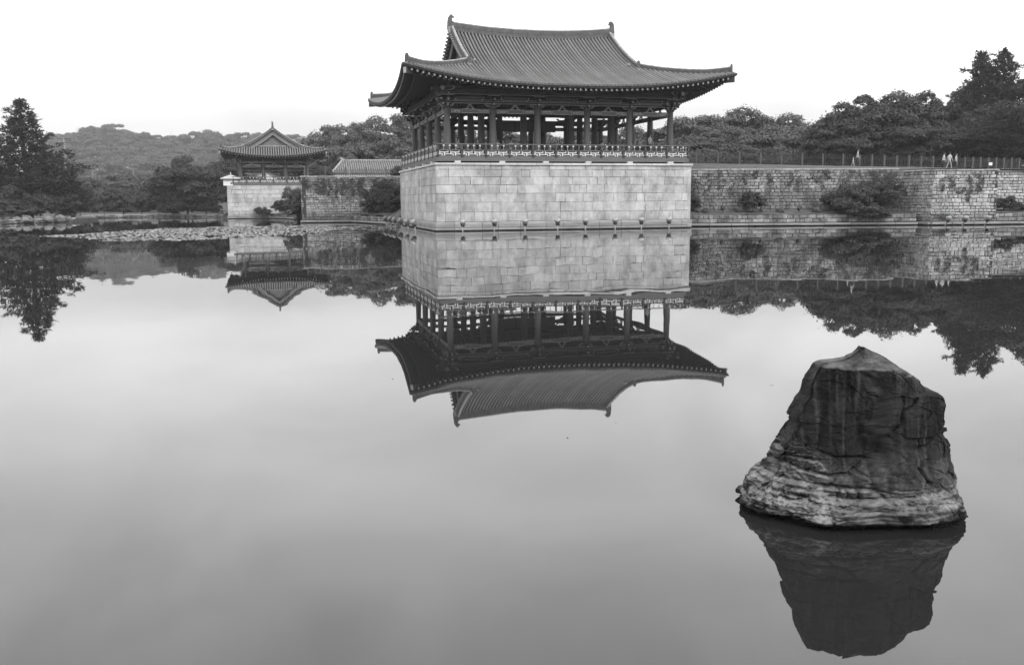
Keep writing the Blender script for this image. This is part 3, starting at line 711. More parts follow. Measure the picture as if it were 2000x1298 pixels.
for i, (u, v, w) in enumerate([(2.2, 4.3, 1.7), (5.9, 4.2, 1.5), (13.4, 4.4, 2.3), (17.3, 4.0, 1.6)]):
    b = thing('bench', ['low timber bench inside the pavilion beside its front left corner column', 'low timber bench inside the pavilion behind its second front bay from the left', 'long low timber bench inside the pavilion behind its fourth front bay', 'low timber bench inside the pavilion behind its right front bay'][i], 'bench', (*A0, 0), PHI, 'benches inside the pavilion')
    m = MB(); m.box(u, u + w, v, v + .4, ZI + .38, ZI + .44); m.build('seat', M_FASC, b)
    m = MB(); m.box(u, u + w, v - .06, v - .01, ZI + .66, ZI + .84); m.build('backrest', M_FASC, b)
    for x in (u + .1, u + w - .16):
        for y in (v - .04, v + .34): m = MB(); m.box(x, x + .06, y, y + .05, ZI, ZI + (.84 if y < v else .38)); m.build('leg', M_FASC, b)

# ---- the small pavilion, its long axis pointing at the camera; local x runs back from the pond
SX, SY = -39.75, 129.24
def sl(u, v):
    c, s = cos(PHI), sin(PHI); return (SX + u * c - v * s, SY + u * s + v * c)
splat = thing('stone_platform', 'pale ashlar stone base of the small pavilion standing in the pond', 'platform', (SX, SY, 0), PHI)
mb = MB(); mb.box(.03, 11.9, .03, 13, -.4, 4.62); mb.build('core', M_MORTL, splat)
rnd = random.Random(9)
cz = [.5, 1.05, 1.65, 2.25, 2.85, 3.45, 4.05, 4.62]
lay(splat, (0, 0, 0), 0, 12, list(zip(cz[:-1], cz[1:])), (.7, 1.9), M_ASH, rnd, ch=.025, gap=.02, depth=.4, jit=.02, rough=.01)
m = MB(); lay(splat, (0, 13, 0), -pi / 2, 13, list(zip(cz[:-1], cz[1:])), (.9, 1.9), M_ASH, rnd, ch=.03, depth=.4, count=[999], stuff=m); tag(m.build('stone_facing', M_ASH, splat), kind='stuff')
lay(splat, (-.1, -.1, 0), 0, 12.2, [(.07, .24), (.24, .5)], (1.4, 2.6), M_PLINTH, rnd, ch=.03, gap=.02, depth=.5)
spav = thing('pavilion', 'small open timber pavilion with its tiled gable end facing the pond, far left', 'pavilion', (*sl(6.55, 0), 0), PHI + pi / 2)
# local frame here: x = depth (away from camera), y = to the left
SZ, SC = 5.05, 7.62
cy = [4.6, 1.53, -1.53, -4.6]; cx = [1.5, 4.6, 7.7, 10.8]
m = MB(); m.box(.25, 12.4, -5.4, 5.7, 4.66, 5.04); m.build('deck', M_FASC, spav)
railing(spav, (.3, 5.65, 0), -pi / 2, 11.0, 6, SZ, s=.85)
railing(spav, (12.3, 5.65, 0), pi, 12.0, 6, SZ, s=.85)
for i, x in enumerate(cx):
    for j, y in enumerate(cy):
        if i in (0, 3) or j in (0, 3): column(spav, x, y, SZ, SC, .25)
for side in range(4):
    if side == 0: cs = [-q for q in cy]; org = (cx[0], 0, 0); ang = -pi / 2
    if side == 1: cs = [-q for q in cx[::-1]]; org = (0, cy[0], 0); ang = pi
    if side == 2: cs = cx; org = (0, cy[3], 0); ang = 0
    if side == 3: cs = cy[::-1]; org = (cx[3], 0, 0); ang = pi / 2
    T = Matrix.Translation(org) @ Matrix.Rotation(ang, 4, 'Z')
    for a, b in zip(cs[:-1], cs[1:]):
        lintel(spav, a + .18, b - .18, 7.16, 7.5, ang, org, 0)
        p = T @ Vector(((a + b) / 2, 0, 7.5)); strut(spav, p.x, p.y, p.z, ang, .36)
        m = MB(); m.box(a + .2, b - .2, -.08, .08, 6.72, 6.9, 0, T); m.build('tie_beam', M_DARK, spav)
    a, b = cs[0] - .6, cs[-1] + .6
    m = MB(); m.box(a, b, -.08, .08, 7.97, 8.2, 0, T); m.build('tie_beam', M_GREENT, spav)
    m = MB(); m.box(a, b, -.55, -.4, 8.35, 8.55, 0, T); m.build('eave_beam', M_GREENT, spav)
    m = MB(); m.tube([T @ Vector((a - .3, -.47, 8.68)), T @ Vector((b + .3, -.47, 8.68))], .14, 10, 0); m.m[-2:] = [1, 1]; m.build('purlin', [M_GREENT, M_RAFEND2], spav)
for i, x in enumerate(cx):
    for j, y in enumerate(cy):
        ns = ([pi] if i == 0 else []) + ([0] if i == 3 else []) + ([pi / 2] if j == 0 else []) + ([-pi / 2] if j == 3 else [])
        if ns: bracket(spav, x, y, SC, ns, .8)
RS = Roof(-1.25, 13.6, -7.35, 7.35, 8.72, .25, .032, 3.3, .95, 7.3, .2, .3)
build_roof(spav, RS, .33, False, .09, .5, vis=(), raf_sp=.4, rscale=.82)

# ------------------------------------------------------------------ retaining walls
def wall(name, label, segs, z0, z1f, hc, wr, m, seed, limit=290, back=.5, nm='wall_stone', cope=True, ch=.045, rough=.03):
    root = thing(name, label, 'wall'); rnd = random.Random(seed); cnt = [0]; st = MB(); core = MB(); cs = MB()
    for (xa, ya), (xb, yb) in segs:
        L_ = hypot(xb - xa, yb - ya); ang = atan2(yb - ya, xb - xa); z1 = z1f
        n = max(1, round((z1 - z0) / hc)); hs = [rnd.uniform(.78, 1.22) for _ in range(n)]; zz = [z0]
        for q_ in hs: zz.append(zz[-1] + q_ * (z1 - z0) / sum(hs))
        T = Matrix.Translation((xa, ya, 0)) @ Matrix.Rotation(ang, 4, 'Z')
        core.box(.0, L_, .05, back, z0 - .5, z1 - .02, 0, T)
        lay(root, (xa, ya, 0), ang, L_, [(round(zz[i], 2), round(zz[i + 1], 2)) for i in range(n)][::-1], wr, m, rnd, ch=ch, gap=.03, rough=rough, depth=.2, jit=.025, count=cnt, limit=limit, stuff=st, nm=nm, q=.08)
        if cope:
            x = 0
            while x < L_ - .01:
                w = round(rnd.uniform(.7, 1.5), 1); w = L_ - x if L_ - x - w < .5 else w
                put_stone(root, 'coping_stone', stone_mesh(w - .03, .14, .6, .02, M_COPE2, 0, .01), T @ Matrix.Translation((x, -.06 + rnd.uniform(-.02, .02), z1 + .005))); x += w
    core.build('wall_core', M_MORT, root)
    if st.f: tag(st.build('wall_stones', m, root), kind='stuff')
    return root
M_COPE2 = mat('weathered_coping', .33, .9, .4, 2.5, obj_var=.25, bump=.4, coord='World')
wall('retaining_wall', 'long weathered stone retaining wall to the right of the tall platform', [((15.4, 82.5), (35.0, 83.45))], 1.15, 4.86, .275, (.26, .60), M_RUB, 21)
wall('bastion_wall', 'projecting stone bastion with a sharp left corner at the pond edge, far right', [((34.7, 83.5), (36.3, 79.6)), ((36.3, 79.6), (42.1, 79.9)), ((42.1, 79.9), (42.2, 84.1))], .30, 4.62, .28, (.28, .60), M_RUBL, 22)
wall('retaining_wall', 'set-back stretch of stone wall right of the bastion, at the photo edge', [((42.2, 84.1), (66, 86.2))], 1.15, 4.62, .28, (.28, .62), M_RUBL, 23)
wall('retaining_wall', 'dark ivy-streaked stone wall between the small pavilion and the tall platform', [((-23.2, 101.95), (-11.2, 105.05))], .32, 5.0, .28, (.3, .66), M_RUB, 24)
wall('retaining_wall', 'hidden return wall running back from the corner beside the small pavilion base', [((-29.2, 131.9), (-23.2, 101.95))], .32, 5.0, .45, (.6, 1.2), M_RUB, 25, limit=60)
def kerb(label, segs, seed, z_=(.30, .62, .96)):
    root = thing('kerb_wall', label, 'wall'); rnd = random.Random(seed); core = MB()
    for (xa, ya), (xb, yb) in segs:
        L_ = hypot(xb - xa, yb - ya); ang = atan2(yb - ya, xb - xa); T = Matrix.Translation((xa, ya, 0)) @ Matrix.Rotation(ang, 4, 'Z')
        core.box(0, L_, .05, .5, -.4, z_[-1] - .03, 0, T)
        lay(root, (xa, ya, 0), ang, L_, list(zip(z_[:-1], z_[1:])), (.4, .8), M_KERB2, rnd, ch=.04, gap=.035, rough=.02, depth=.2, jit=.03, nm='kerb_stone', q=.1)
        x = 0
        while x < L_ - .01:
            w = round(rnd.uniform(1.2, 2.4), 1); w = L_ - x if L_ - x - w < .8 else w
            put_stone(root, 'base_slab', stone_mesh(w - .04, .18, .7, .03, M_PLINTH), T @ Matrix.Translation((x, -.42, .06 + rnd.uniform(0, .02)))); x += w
    core.build('wall_core', M_MORT, root)
M_KERB2 = mat('mossy_kerb_stone', .26, .9, .4, 2.5, obj_var=.35, bump=.5, bscale=8, coord='World', stain=(.75, .7, (1, 1, 1)))
kerb('low stepped kerb wall at the water below the right retaining wall', [((15.4, 79.55), (35.4, 80.3))], 31)
kerb('low stepped kerb wall at the water right of the bastion', [((42.2, 80.3), (66, 82.6))], 32)
kerb('low stone kerb between the dark streaked wall and the tall platform', [((-17.7, 103.3), (-14.2, 96.4)), ((-14.2, 96.4), (-11.0, 91.2))], 33, (.28, .5, .75))
kerb('low stone kerb at the foot of the small pavilion base, right side', [((-34.2, 130.6), (-30.6, 126.6)), ((-30.6, 126.6), (-28.2, 121))], 34, (.28, .5, .72))
def flat_slab(root, pts, m):
    for a, b in zip(pts[:-1], pts[1:]):
        pass
# foot slabs of the bastion and the dark wall
for lab, segs in (('flat foot slabs along the waterline of the bastion', [((36.2, 79.3), (42.3, 79.6)), ((34.5, 83.4), (36.2, 79.3))]), ('flat foot slabs along the waterline of the dark streaked wall', [((-23.3, 101.6), (-17.7, 103.1))])):
    r = thing('foot_slabs', lab, 'kerb'); rnd = random.Random(5)
    for (xa, ya), (xb, yb) in segs:
        L_ = hypot(xb - xa, yb - ya); T = Matrix.Translation((xa, ya, 0)) @ Matrix.Rotation(atan2(yb - ya, xb - xa), 4, 'Z'); x = 0
        while x < L_ - .01:
            w = round(rnd.uniform(1.2, 2.2), 1); w = L_ - x if L_ - x - w < .8 else w
            put_stone(r, 'base_slab', stone_mesh(w - .04, .2, .6, .03, M_PLINTH), T @ Matrix.Translation((x, -.25, .07))); x += w
def shore_kerb(label, pts, seed, zs, wr):
    root = thing('stone_kerb', label, 'kerb'); rnd = random.Random(seed)
    for (xa, ya), (xb, yb) in zip(pts[:-1], pts[1:]):
        lay(root, (xa, ya, 0), atan2(yb - ya, xb - xa), hypot(xb - xa, yb - ya), zs, wr, M_KERB, rnd, ch=.06, gap=.05, rough=.05, depth=.5, jit=.12, nm='kerb_stone', q=.1)
shore_kerb('pale irregular stone kerb along the left shore under the pine', [(-80, 100.0), (-58.2, 104.5), (-55.0, 116.2)], 41, [(.04, .26), (.26, .52)], (.4, 1.1))
shore_kerb('low stone kerb along the far shore below the shrubs', [(-66.9, 143.5), (-58, 149.0), (-45.3, 144.9)], 42, [(.02, .22), (.22, .46)], (.5, 1.2))

# ------------------------------------------------------------------ the rock in the foreground
def interp(tab, z):
    if z <= tab[0][0]: return tab[0][1]
    for (a, p), (b, q) in zip(tab[:-1], tab[1:]):
        if z <= b: return p + (q - p) * (z - a) / (b - a)
    return tab[-1][1]
def make_rock():
    RL = [(-.3, 1.78), (0.0, 1.72), (0.04, 1.685), (0.085, 1.683), (0.129, 1.688), (0.221, 1.744), (0.254, 1.763), (0.273, 1.816), (0.333, 1.826), (0.425, 1.897), (0.492, 1.945), (0.573, 2.005), (0.604, 2.019), (0.648, 2.059), (0.748, 2.096), (0.831, 2.134), (0.87, 2.167), (0.969, 2.174), (1.039, 2.208), (1.12, 2.243), (1.134, 2.277), (1.143, 2.371), (1.176, 2.484), (1.225, 2.563), (1.24, 2.58)]
    RR = [(-.3, 3.33), (-.02, 3.345), (0.024, 3.342), (0.064, 3.313), (0.207, 3.306), (0.303, 3.272), (0.425, 3.254), (0.503, 3.241), (0.577, 3.21), (0.628, 3.181), (0.728, 3.193), (0.826, 3.184), (0.879, 3.155), (0.913, 3.121), (0.924, 3.068), (1.007, 2.999), (1.082, 2.904), (1.153, 2.777), (1.219, 2.647), (1.24, 2.61)]
    YF = [(-.3, 6.30), (0, 6.30), (.035, 6.27), (.05, 6.20), (.12, 6.21), (.19, 6.30), (.22, 6.34), (.30, 6.38), (.38, 6.42), (.42, 6.45), (.55, 6.47), (.8, 6.49), (1.0, 6.505), (1.108, 6.515), (1.122, 6.56), (1.16, 6.64), (1.24, 6.77)]
    YB = [(-.3, 7.35), (0, 7.3), (.3, 7.22), (.6, 7.1), (1.0, 6.98), (1.14, 6.9), (1.24, 6.80)]
    CR = [[(2.959, .901), (2.915, .84), (2.857, .803), (2.843, .717), (2.787, .644), (2.701, .57), (2.646, .471), (2.613, .409)],
          [(2.07, .375), (2.18, .349), (2.265, .351), (2.361, .36), (2.445, .37), (2.516, .409), (2.58, .459)],
          [(2.258, .498), (2.368, .466), (2.501, .472), (2.58, .459)],
          [(2.22, .270), (2.413, .278), (2.584, .262), (2.707, .24)], [(2.634, .25), (2.71, .18)], [(2.277, .14), (2.28, .03)], [(2.964, .394), (3.056, .281)],
          [(1.86, .40), (1.97, .36), (2.05, .37)], [(1.98, .52), (2.02, .45), (2.03, .38)], [(3.14, .62), (3.05, .56), (2.97, .53)], [(2.0, .16), (2.12, .18), (2.2, .15)], [(2.3, .205), (2.6, .19), (2.9, .205)], [(2.42, .26), (2.425, .18)], [(2.5, .255), (2.495, .18)], [(2.36, .26), (2.365, .2)]]
    GR = [[(2.38, 1.10), (2.345, .978), (2.304, .831), (2.268, .684), (2.257, .536)], [(2.547, 1.10), (2.544, .952), (2.535, .756), (2.551, .559)], [(2.62, 1.1), (2.60, .9), (2.59, .75)]]
    def sd(p, pl):
        best = 9
        for a, b in zip(pl[:-1], pl[1:]):
            ax, az = a; bx, bz = b; dx, dz = bx - ax, bz - az; t = max(0, min(1, ((p[0] - ax) * dx + (p[1] - az) * dz) / (dx * dx + dz * dz)))
            best = min(best, hypot(p[0] - ax - t * dx, p[1] - az - t * dz))
        return best
    bb = lambda pl: (min(p[0] for p in pl) - .08, max(p[0] for p in pl) + .08, min(p[1] for p in pl) - .08, max(p[1] for p in pl) + .08)
    CRB = [(pl, bb(pl)) for pl in CR]; GRB = [(pl, bb(pl)) for pl in GR]
    # angles concentrated on the side seen from the bank
    th = []; NF, NB = 330, 90
    for i in range(NF): th.append(pi + pi * i / NF)
    for i in range(NB): th.append(pi * i / NB)
    th.sort(); NT = len(th)
    zsl = [-.3, -.2, -.1, -.03] + [i / 210 * 1.24 for i in range(1, 211)]
    x_left = lambda c, z: c < -.1
    V = []; tone = []
    cellr = lambda c, k: noise.cell_vector(Vector((c[0] * 7.31 + k, c[1] * 3.17 - k, c[2] * 5.77))) - Vector((.5, .5, .5))
    for z in zsl:
        prof = lambda z_: (interp(RL, z_) * (interp(YF, z_) + interp(YB, z_)) / 2 / 6.62 + .025 * (.08 < z_ < .7) + .05 * max(0, min(1, (.42 - z_) / .1)) * min(1, max(0, z_) / .08), interp(RR, z_) * (interp(YF, z_) + interp(YB, z_)) / 2 / 6.665, interp(YF, z_), interp(YB, z_))
        base_ = prof(z)
        for t in th:
            c, s = cos(t), sin(t); e = 2 / (3.2 + 1.6 * max(0, min(1, (z - .35) / .2)))
            xl, xr, yf, yb = base_
            if .05 < z < .60:
                # broken ledges: blocks of their own step height along the face
                ang_ = t / .085 + 2.2 * noise.noise(Vector((cos(t) * 3, sin(t) * 3, z * 2.0)))
                for sc_, wt in ((.32, .6), (1.0, .4)):
                    ci = floor(ang_ * sc_ + .9 * noise.noise(Vector((z * 9, sc_, 0)))); r1 = noise.cell(Vector((ci * 1.37 + .5, sc_ * 7 + .5, 3.5))); r2 = noise.cell(Vector((ci * 2.11 + .5, sc_ * 5 + .5, 9.5)))
                    h_ = (.055 + .07 * r1) * (1 if sc_ < .5 else .55); zs_ = (floor((z + r2 * h_) / h_)) * h_ - r2 * h_ + h_ * .15
                    zs_ = max(.045, zs_); pr = prof(min(z + .05, zs_ + h_ * .5)); k_ = wt * min(1, (z - .05) / .05) * min(1, (.60 - z) / .12) * max(max(0, min(1, (-.10 - c) / .35)), max(0, min(1, (.27 - z) / .08)) * (1 - .6 * max(0, min(1, c / .5))))
                    xl, xr, yf, yb = [a_ + (b_ - a_) * k_ for a_, b_ in zip((xl, xr, yf, yb), pr)]
            xc, yc = (xl + xr) / 2, (yf + yb) / 2; hx, hy = (xr - xl) / 2, (yb - yf) / 2
            x = xc + hx * (abs(c) ** e) * (1 if c > 0 else -1); y = yc + hy * (abs(s) ** e) * (1 if s > 0 else -1)
            # the left flank falls away from the front
            p = Vector((x, y, z))
            if s < 0:
                fx = (x - xl) / (xr - xl)
                bl = min(1, -s * 2.5); y += bl * .16 * max(0, .35 - fx) / .35 * (1 if z < .45 else .7)
                if z > .15: y += bl * .05 * max(0, fx - .78) / .22
            n = Vector((c * hy, s * hx, 0)).normalized()
            q = Vector((x, y, z))
            low = max(0, min(1, (.62 - z + .25 * max(0, 2.25 - x)) / .3))
            left = max(0, min(1, (2.3 - x) / .35)) * max(0, min(1, (.75 - z) / .2))
            right = max(0, min(1, (x - 3.02) / .12)) * max(0, min(1, 1 - abs(z - .6) / .25))
            frac = max(left, right * .9)
            d = 0.0
            # broken faceted blocks
            for k, (sc, am) in enumerate((((2.6, 2.6, 3.6), .05), ((6, 6, 8.5), .032), ((14, 14, 20), .014))):
                w = Vector((q.x * sc[0], q.y * sc[1], q.z * sc[2])) + noise.noise_vector(q * 3) * .12
                ds, ps = noise.voronoi(w)
                cv = cellr(ps[0], k); dd = w - ps[0]
                tilt = cv.dot(dd) * 1.1 + cv.x * .55
                edge = min(1, (ds[1] - ds[0]) * 6)
                amp = am * (.42 + .3 * low + .75 * frac)
                d += amp * tilt - amp * .22 * (1 - edge) * (.3 + low)
            d += .02 * noise.noise(q * 2.1) + .006 * noise.noise(q * 9) * (.5 + low) + .003 * noise.noise(q * 27) * (.6 + low) + .0026 * noise.noise(q * 70)
            up_ = max(0, min(1, (z - .42) / .15)) * max(0, -s)      # sharp-edged flutes down the dark face
            d -= up_ * .050 * (.30 - min(.30, abs(noise.noise(Vector((x * 4.2, 1.5, z * 1.1)) )) * 1.3)) / .30 * .55 + up_ * .012 * (1 - min(1, abs(noise.noise(Vector((x * 11, 6.5, z * 2.4)))) * 6))
            # strata near the water
            st = max(0, min(1, (.36 - z) / .12))
            zz = z + .012 * noise.noise(Vector((q.x * 3, q.y * 3, 4)))
            lay_ = noise.noise(Vector((q.x * 1.3, 7.0, zz * 42))) + .6 * noise.noise(Vector((q.x * 2.5, 2.0, zz * 85)))
            d += st * (.008 * lay_ + .0035 * noise.noise(Vector((q.x * 4, 5.0, zz * 190))))
            if s < .2:
                for pl, (a0, a1, b0, b1) in CRB:
                    if a0 < x < a1 and b0 < z < b1:
                        r = sd((x + .010 * noise.noise(q * 14), z + .010 * noise.noise(q * 14 + Vector((9, 0, 0)))), pl)
                        d -= .034 * exp(-(r / .011) ** 2) + .010 * exp(-(r / .035) ** 2)
                for pl, (a0, a1, b0, b1) in GRB:
                    if a0 < x < a1 and b0 < z < b1: d -= .036 * exp(-(sd((x + .012 * noise.noise(q * 5), z), pl) / .03) ** 2)
                # big right-hand block stands proud, the slab left of the crack is smooth
                if x > 2.86 and .62 < z < .93: d += .02
            side_ = min(1, abs(c) ** 3 * 1.4)
            d = d - .022 * frac * side_; d = min(d, .05 - .035 * side_)
            fade = min(1, (1.24 - z) / .05)
            q += n * d * fade
            if z > .02: q.z += .010 * noise.noise(Vector((x * 4, y * 4, z * 9))) * (1 if z < 1.2 else .3)
            V.append(q)
            # tone: intrinsic colour - dark stained slab above, pale washed rock below
            zt_ = .185 + .19 * max(0, min(1, (2.42 - x) / .4)); tz = max(0, min(1, (zt_ - z + .10 * noise.noise(Vector((x * 3, y * 3, 1))) + .02) / .16)); mid_ = max(0, min(1, (.56 - z + .08 * noise.noise(Vector((x * 4, 3, z * 3)))) / .2)) * (1 - tz)
            streak = .5 + .5 * noise.noise(Vector((x * 9, y * 9, z * .9)))
            st2 = max(0, noise.noise(Vector((x * 16, y * 4, z * .7 + 3)))) + max(0, noise.noise(Vector((x * 34, y * 6, z * 1.6))))
            v = (.07 + .26 * streak * streak + 1.0 * st2 * st2 + .35 * max(0, noise.noise(q * 5 + Vector((4, 0, 0))))) * (1 - tz) + (.74 + 1.9 * noise.noise(q * 6) + 1.2 * noise.noise(q * 17)) * tz
            v += mid_ * (.38 + .5 * noise.noise(q * 7) + .35 * noise.noise(q * 19))
            pale = max(0, noise.noise(Vector((x * 5, y * 5, z * 11))) - .05) * 4.5
            v += pale * max(0, min(1, (.30 - z) / .1)) * max(0, min(1, (z - .05) / .04))
            if z > .2 and x > 2.6 and z < .235 and s < 0: v = max(v, .9) * 1.7
            if z < .062 + .012 * noise.noise(Vector((x * 8, 0, 0))): v *= .10
            v *= 1 + .45 * noise.noise(q * 42) + .35 * noise.noise(q * 95)
            tone.append(max(.05, v))
    V.append(Vector((2.59, 6.765, 1.247))); tone.append(1.2)
    mb = MB(); n = len(zsl)
    fs = [(j * NT + i, j * NT + (i + 1) % NT, (j + 1) * NT + (i + 1) % NT, (j + 1) * NT + i) for j in range(n - 1) for i in range(NT)]
    fs += [((n - 1) * NT + i, (n - 1) * NT + (i + 1) % NT, len(V) - 1) for i in range(NT)]
    me = bpy.data.meshes.new('rock'); me.from_pydata([tuple(v) for v in V], [], fs)
    for i_, v_ in enumerate(me.vertices):      # light from above painted into the tone: upward-facing ledges made paler
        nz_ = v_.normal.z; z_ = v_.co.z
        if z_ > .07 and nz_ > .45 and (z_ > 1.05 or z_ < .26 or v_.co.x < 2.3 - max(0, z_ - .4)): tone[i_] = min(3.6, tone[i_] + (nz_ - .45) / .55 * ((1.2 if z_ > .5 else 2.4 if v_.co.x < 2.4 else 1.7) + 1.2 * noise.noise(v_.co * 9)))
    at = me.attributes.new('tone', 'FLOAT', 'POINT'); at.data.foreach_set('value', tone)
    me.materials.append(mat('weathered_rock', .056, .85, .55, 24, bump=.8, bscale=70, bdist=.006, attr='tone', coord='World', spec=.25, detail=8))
    return tag(link('rock', me), 'large dark jagged rock with a pale fractured base standing in the near water', 'rock')
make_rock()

# ------------------------------------------------------------------ vegetation
def leaf_mesh(name, C, Nrm, size, m, rng, tone, aspect=.55):
    """one diamond-shaped leaf (or leaf spray) per centre"""
    n = len(C); Nrm = Nrm / np.linalg.norm(Nrm, axis=1, keepdims=True)
    r = rng.normal(size=(n, 3)); a = np.cross(Nrm, r); a /= np.linalg.norm(a, axis=1, keepdims=True); b = np.cross(Nrm, a)
    s = size if np.ndim(size) else np.full(n, size); s = s[:, None]
    bend = Nrm * s * .18
    V = np.stack([C - a * s, C - b * s * aspect + bend, C + a * s, C + b * s * aspect + bend], 1).reshape(-1, 3)
    F = np.arange(n * 4).reshape(n, 4)
    me = bpy.data.meshes.new(name); me.vertices.add(n * 4); me.vertices.foreach_set('co', V.ravel())
    me.loops.add(n * 4); me.loops.foreach_set('vertex_index', F.ravel()); me.polygons.add(n); me.polygons.foreach_set('loop_start', np.arange(0, n * 4, 4))
    me.update(calc_edges=True); me.materials.append(m)
    at = me.attributes.new('tone', 'FLOAT', 'FACE'); at.data.foreach_set('value', tone)
    return me
def broad(seed, K, R3, nl, size, m, flat=.64, low=.08):
    """crown (unit: metres) of leaf clumps with gaps, plus trunk and limbs reaching into it. Crown spans z 0..R3[2]"""
    rng = np.random.default_rng(seed); rx, ry, H = R3; cs = []; tries = 0
    while len(cs) < K and tries < 4000:
        tries += 1; u = rng.normal(size=3); u /= np.linalg.norm(u); rr = .93 * rng.random() ** .45
        c = np.array([u[0] * rx * rr, u[1] * ry * rr, H * (low + (1 - low) * (.5 + .5 * u[2] * rr))])
        c[:2] *= (1 - .35 * max(0, (c[2] / H - .6) / .4))
        if all(np.linalg.norm((c - q) * [1, 1, 1.4]) > .115 * (rx + H) * .55 for q in cs): cs.append(c)
    C = []; Nn = []; T = []; Sz = []
    for c in cs:
        f_ = rng.random() ** 1.5; r = (.135 + .12 * f_) * (rx + H) * .52; k = int(nl * (.6 + .9 * f_))
        u = rng.normal(size=(k, 3)); u /= np.linalg.norm(u, axis=1, keepdims=True)
        u[:, 2] = np.where(u[:, 2] < -.25, -u[:, 2] * .6, u[:, 2])
        sub = np.array([noise.noise(Vector(tuple(q * 2.3 + c))) for q in u])
        rad = r * (.80 + .34 * sub + .22 * rng.random(k)) * np.where(rng.random(k) < .06, 1.25, 1)
        C.append(c + u * rad[:, None] * [1, 1, flat]); Nn.append(u * .75 + rng.normal(size=(k, 3)) * .38 + [0, 0, .5]); T.append(np.clip(rng.normal(1, .22, k) + .2 * sub, .4, 1.8)); Sz.append(size * rng.uniform(.6, 1.3, k))
    C = np.concatenate(C); me = leaf_mesh('crown', C, np.concatenate(Nn), np.concatenate(Sz), m, rng, np.concatenate(T))
    tb = MB(); top = H * .7; tb.tube([(0, 0, -H * .45), (rx * .03, 0, -H * .1), (-rx * .03, rx * .03, H * .3), (0, 0, top)], [H * .030, H * .024, H * .018, H * .006], 8)
    for c in cs[:14]:
        z0 = min(c[2] * .55, H * .5); p0 = Vector((0, 0, z0)); p1 = Vector(c); mid = p0.lerp(p1, .5) + Vector((0, 0, .06 * H)); tb.tube([p0, mid, p1], [H * .012, H * .008, H * .003], 5)
    return me, tb.mesh('trunk', M_BARK), H
def conifer(seed, H, env, nb, m, blade=.34, tuft=11, droop=.1, up=.35, gap=0):
    """whorled branches carrying tufts of needles; env(t) gives the branch length at height fraction t"""
    rng = np.random.default_rng(seed); C = []; Nn = []; Dd = []; T = []; tb = MB()
    tb.tube([(0, 0, -.4), (.1, 0, H * .3), (-.05, .05, H * .65), (0, 0, H * .985)], [H * .022, H * .017, H * .010, H * .002], 8)
    pos = []; dirs = []
    for i in range(nb):
        t = .10 + .9 * ((i + rng.random()) / nb) ** .92; z = t * H; L_ = env(t) * rng.uniform(.45, 1.22); a = i * 2.4 + rng.normal() * .35
        if L_ < .15: L_ = .15
        d = np.array([cos(a), sin(a), 0.]); bend = up * L_ * .5; st = L_ * .04
        P = lambda f: np.array([0, 0, z]) + d * L_ * f + np.array([0, 0, -droop * L_ * f + bend * f ** 2.2])
        tb.tube([tuple(P(f)) for f in (0, .5, 1)], [.05 * L_ * .35 + .02, .02 + .01 * L_, .012], 5, cap=False)
        ns = max(2, int(L_ / .28))
        for k in range(ns):
            f = .22 + .78 * (k + rng.random() * .8) / ns; base = P(min(f, 1.02)); wd = .30 * L_ * (1 - abs(f - .6)) * rng.uniform(-1, 1)
            base = base + np.array([-d[1], d[0], 0]) * wd + np.array([0, 0, abs(rng.normal()) * .08])
            pos.append(base); dirs.append(d * .5 + np.array([0, 0, .55]) + np.array([-d[1], d[0], 0]) * np.sign(wd) * .3)
    pos = np.array(pos); dirs = np.array(dirs); n = len(pos)
    Cc = np.repeat(pos, tuft, 0); Dc = np.repeat(dirs, tuft, 0) + rng.normal(size=(n * tuft, 3)) * .55; Dc /= np.linalg.norm(Dc, axis=1, keepdims=True)
    s = blade * rng.uniform(.6, 1.25, (n * tuft, 1)); side = np.cross(Dc, rng.normal(size=Dc.shape)); side /= np.linalg.norm(side, axis=1, keepdims=True)
    w = s * .13; Cc = Cc + rng.normal(size=Cc.shape) * .10
    V = np.stack([Cc, Cc + Dc * s * .55 + side * w, Cc + Dc * s, Cc + Dc * s * .55 - side * w], 1).reshape(-1, 3); N_ = n * tuft
    me = bpy.data.meshes.new('crown'); me.vertices.add(N_ * 4); me.vertices.foreach_set('co', V.ravel()); me.loops.add(N_ * 4); me.loops.foreach_set('vertex_index', np.arange(N_ * 4)); me.polygons.add(N_); me.polygons.foreach_set('loop_start', np.arange(0, N_ * 4, 4)); me.update(calc_edges=True); me.materials.append(m)
    at = me.attributes.new('tone', 'FLOAT', 'FACE'); at.data.foreach_set('value', np.clip(rng.normal(1, .25, N_), .4, 1.9))
    return me, tb.mesh('trunk', M_BARK), H
BROAD = [broad(s, k, r, nl, sz, M_LEAF) for s, k, r, nl, sz in ((1, 70, (5, 5, 7.5), 620, .15), (2, 62, (4.5, 4.5, 8), 620, .15), (3, 80, (6, 5.5, 7), 600, .15), (4, 56, (3.8, 3.8, 8), 600, .14))]
FAR = [broad(s, k, r, nl, sz, M_LEAF, .6) for s, k, r, nl, sz in ((11, 52, (5, 5, 7), 380, .21), (12, 46, (4.5, 4.5, 8), 380, .21), (13, 56, (5.5, 5.5, 6), 380, .21))]
SHRUB = [broad(s, k, r, nl, sz, M_SHRUB, .8, .05) for s, k, r, nl, sz in ((21, 44, (2, 2, 2.2), 420, .065), (22, 48, (2.4, 2, 1.8), 420, .065), (23, 40, (1.6, 1.6, 2.4), 420, .06))]
NEARB = [broad(s, k, r, nl, sz, M_LEAFD, f, .05) for s, k, r, nl, sz, f in ()] if False else []
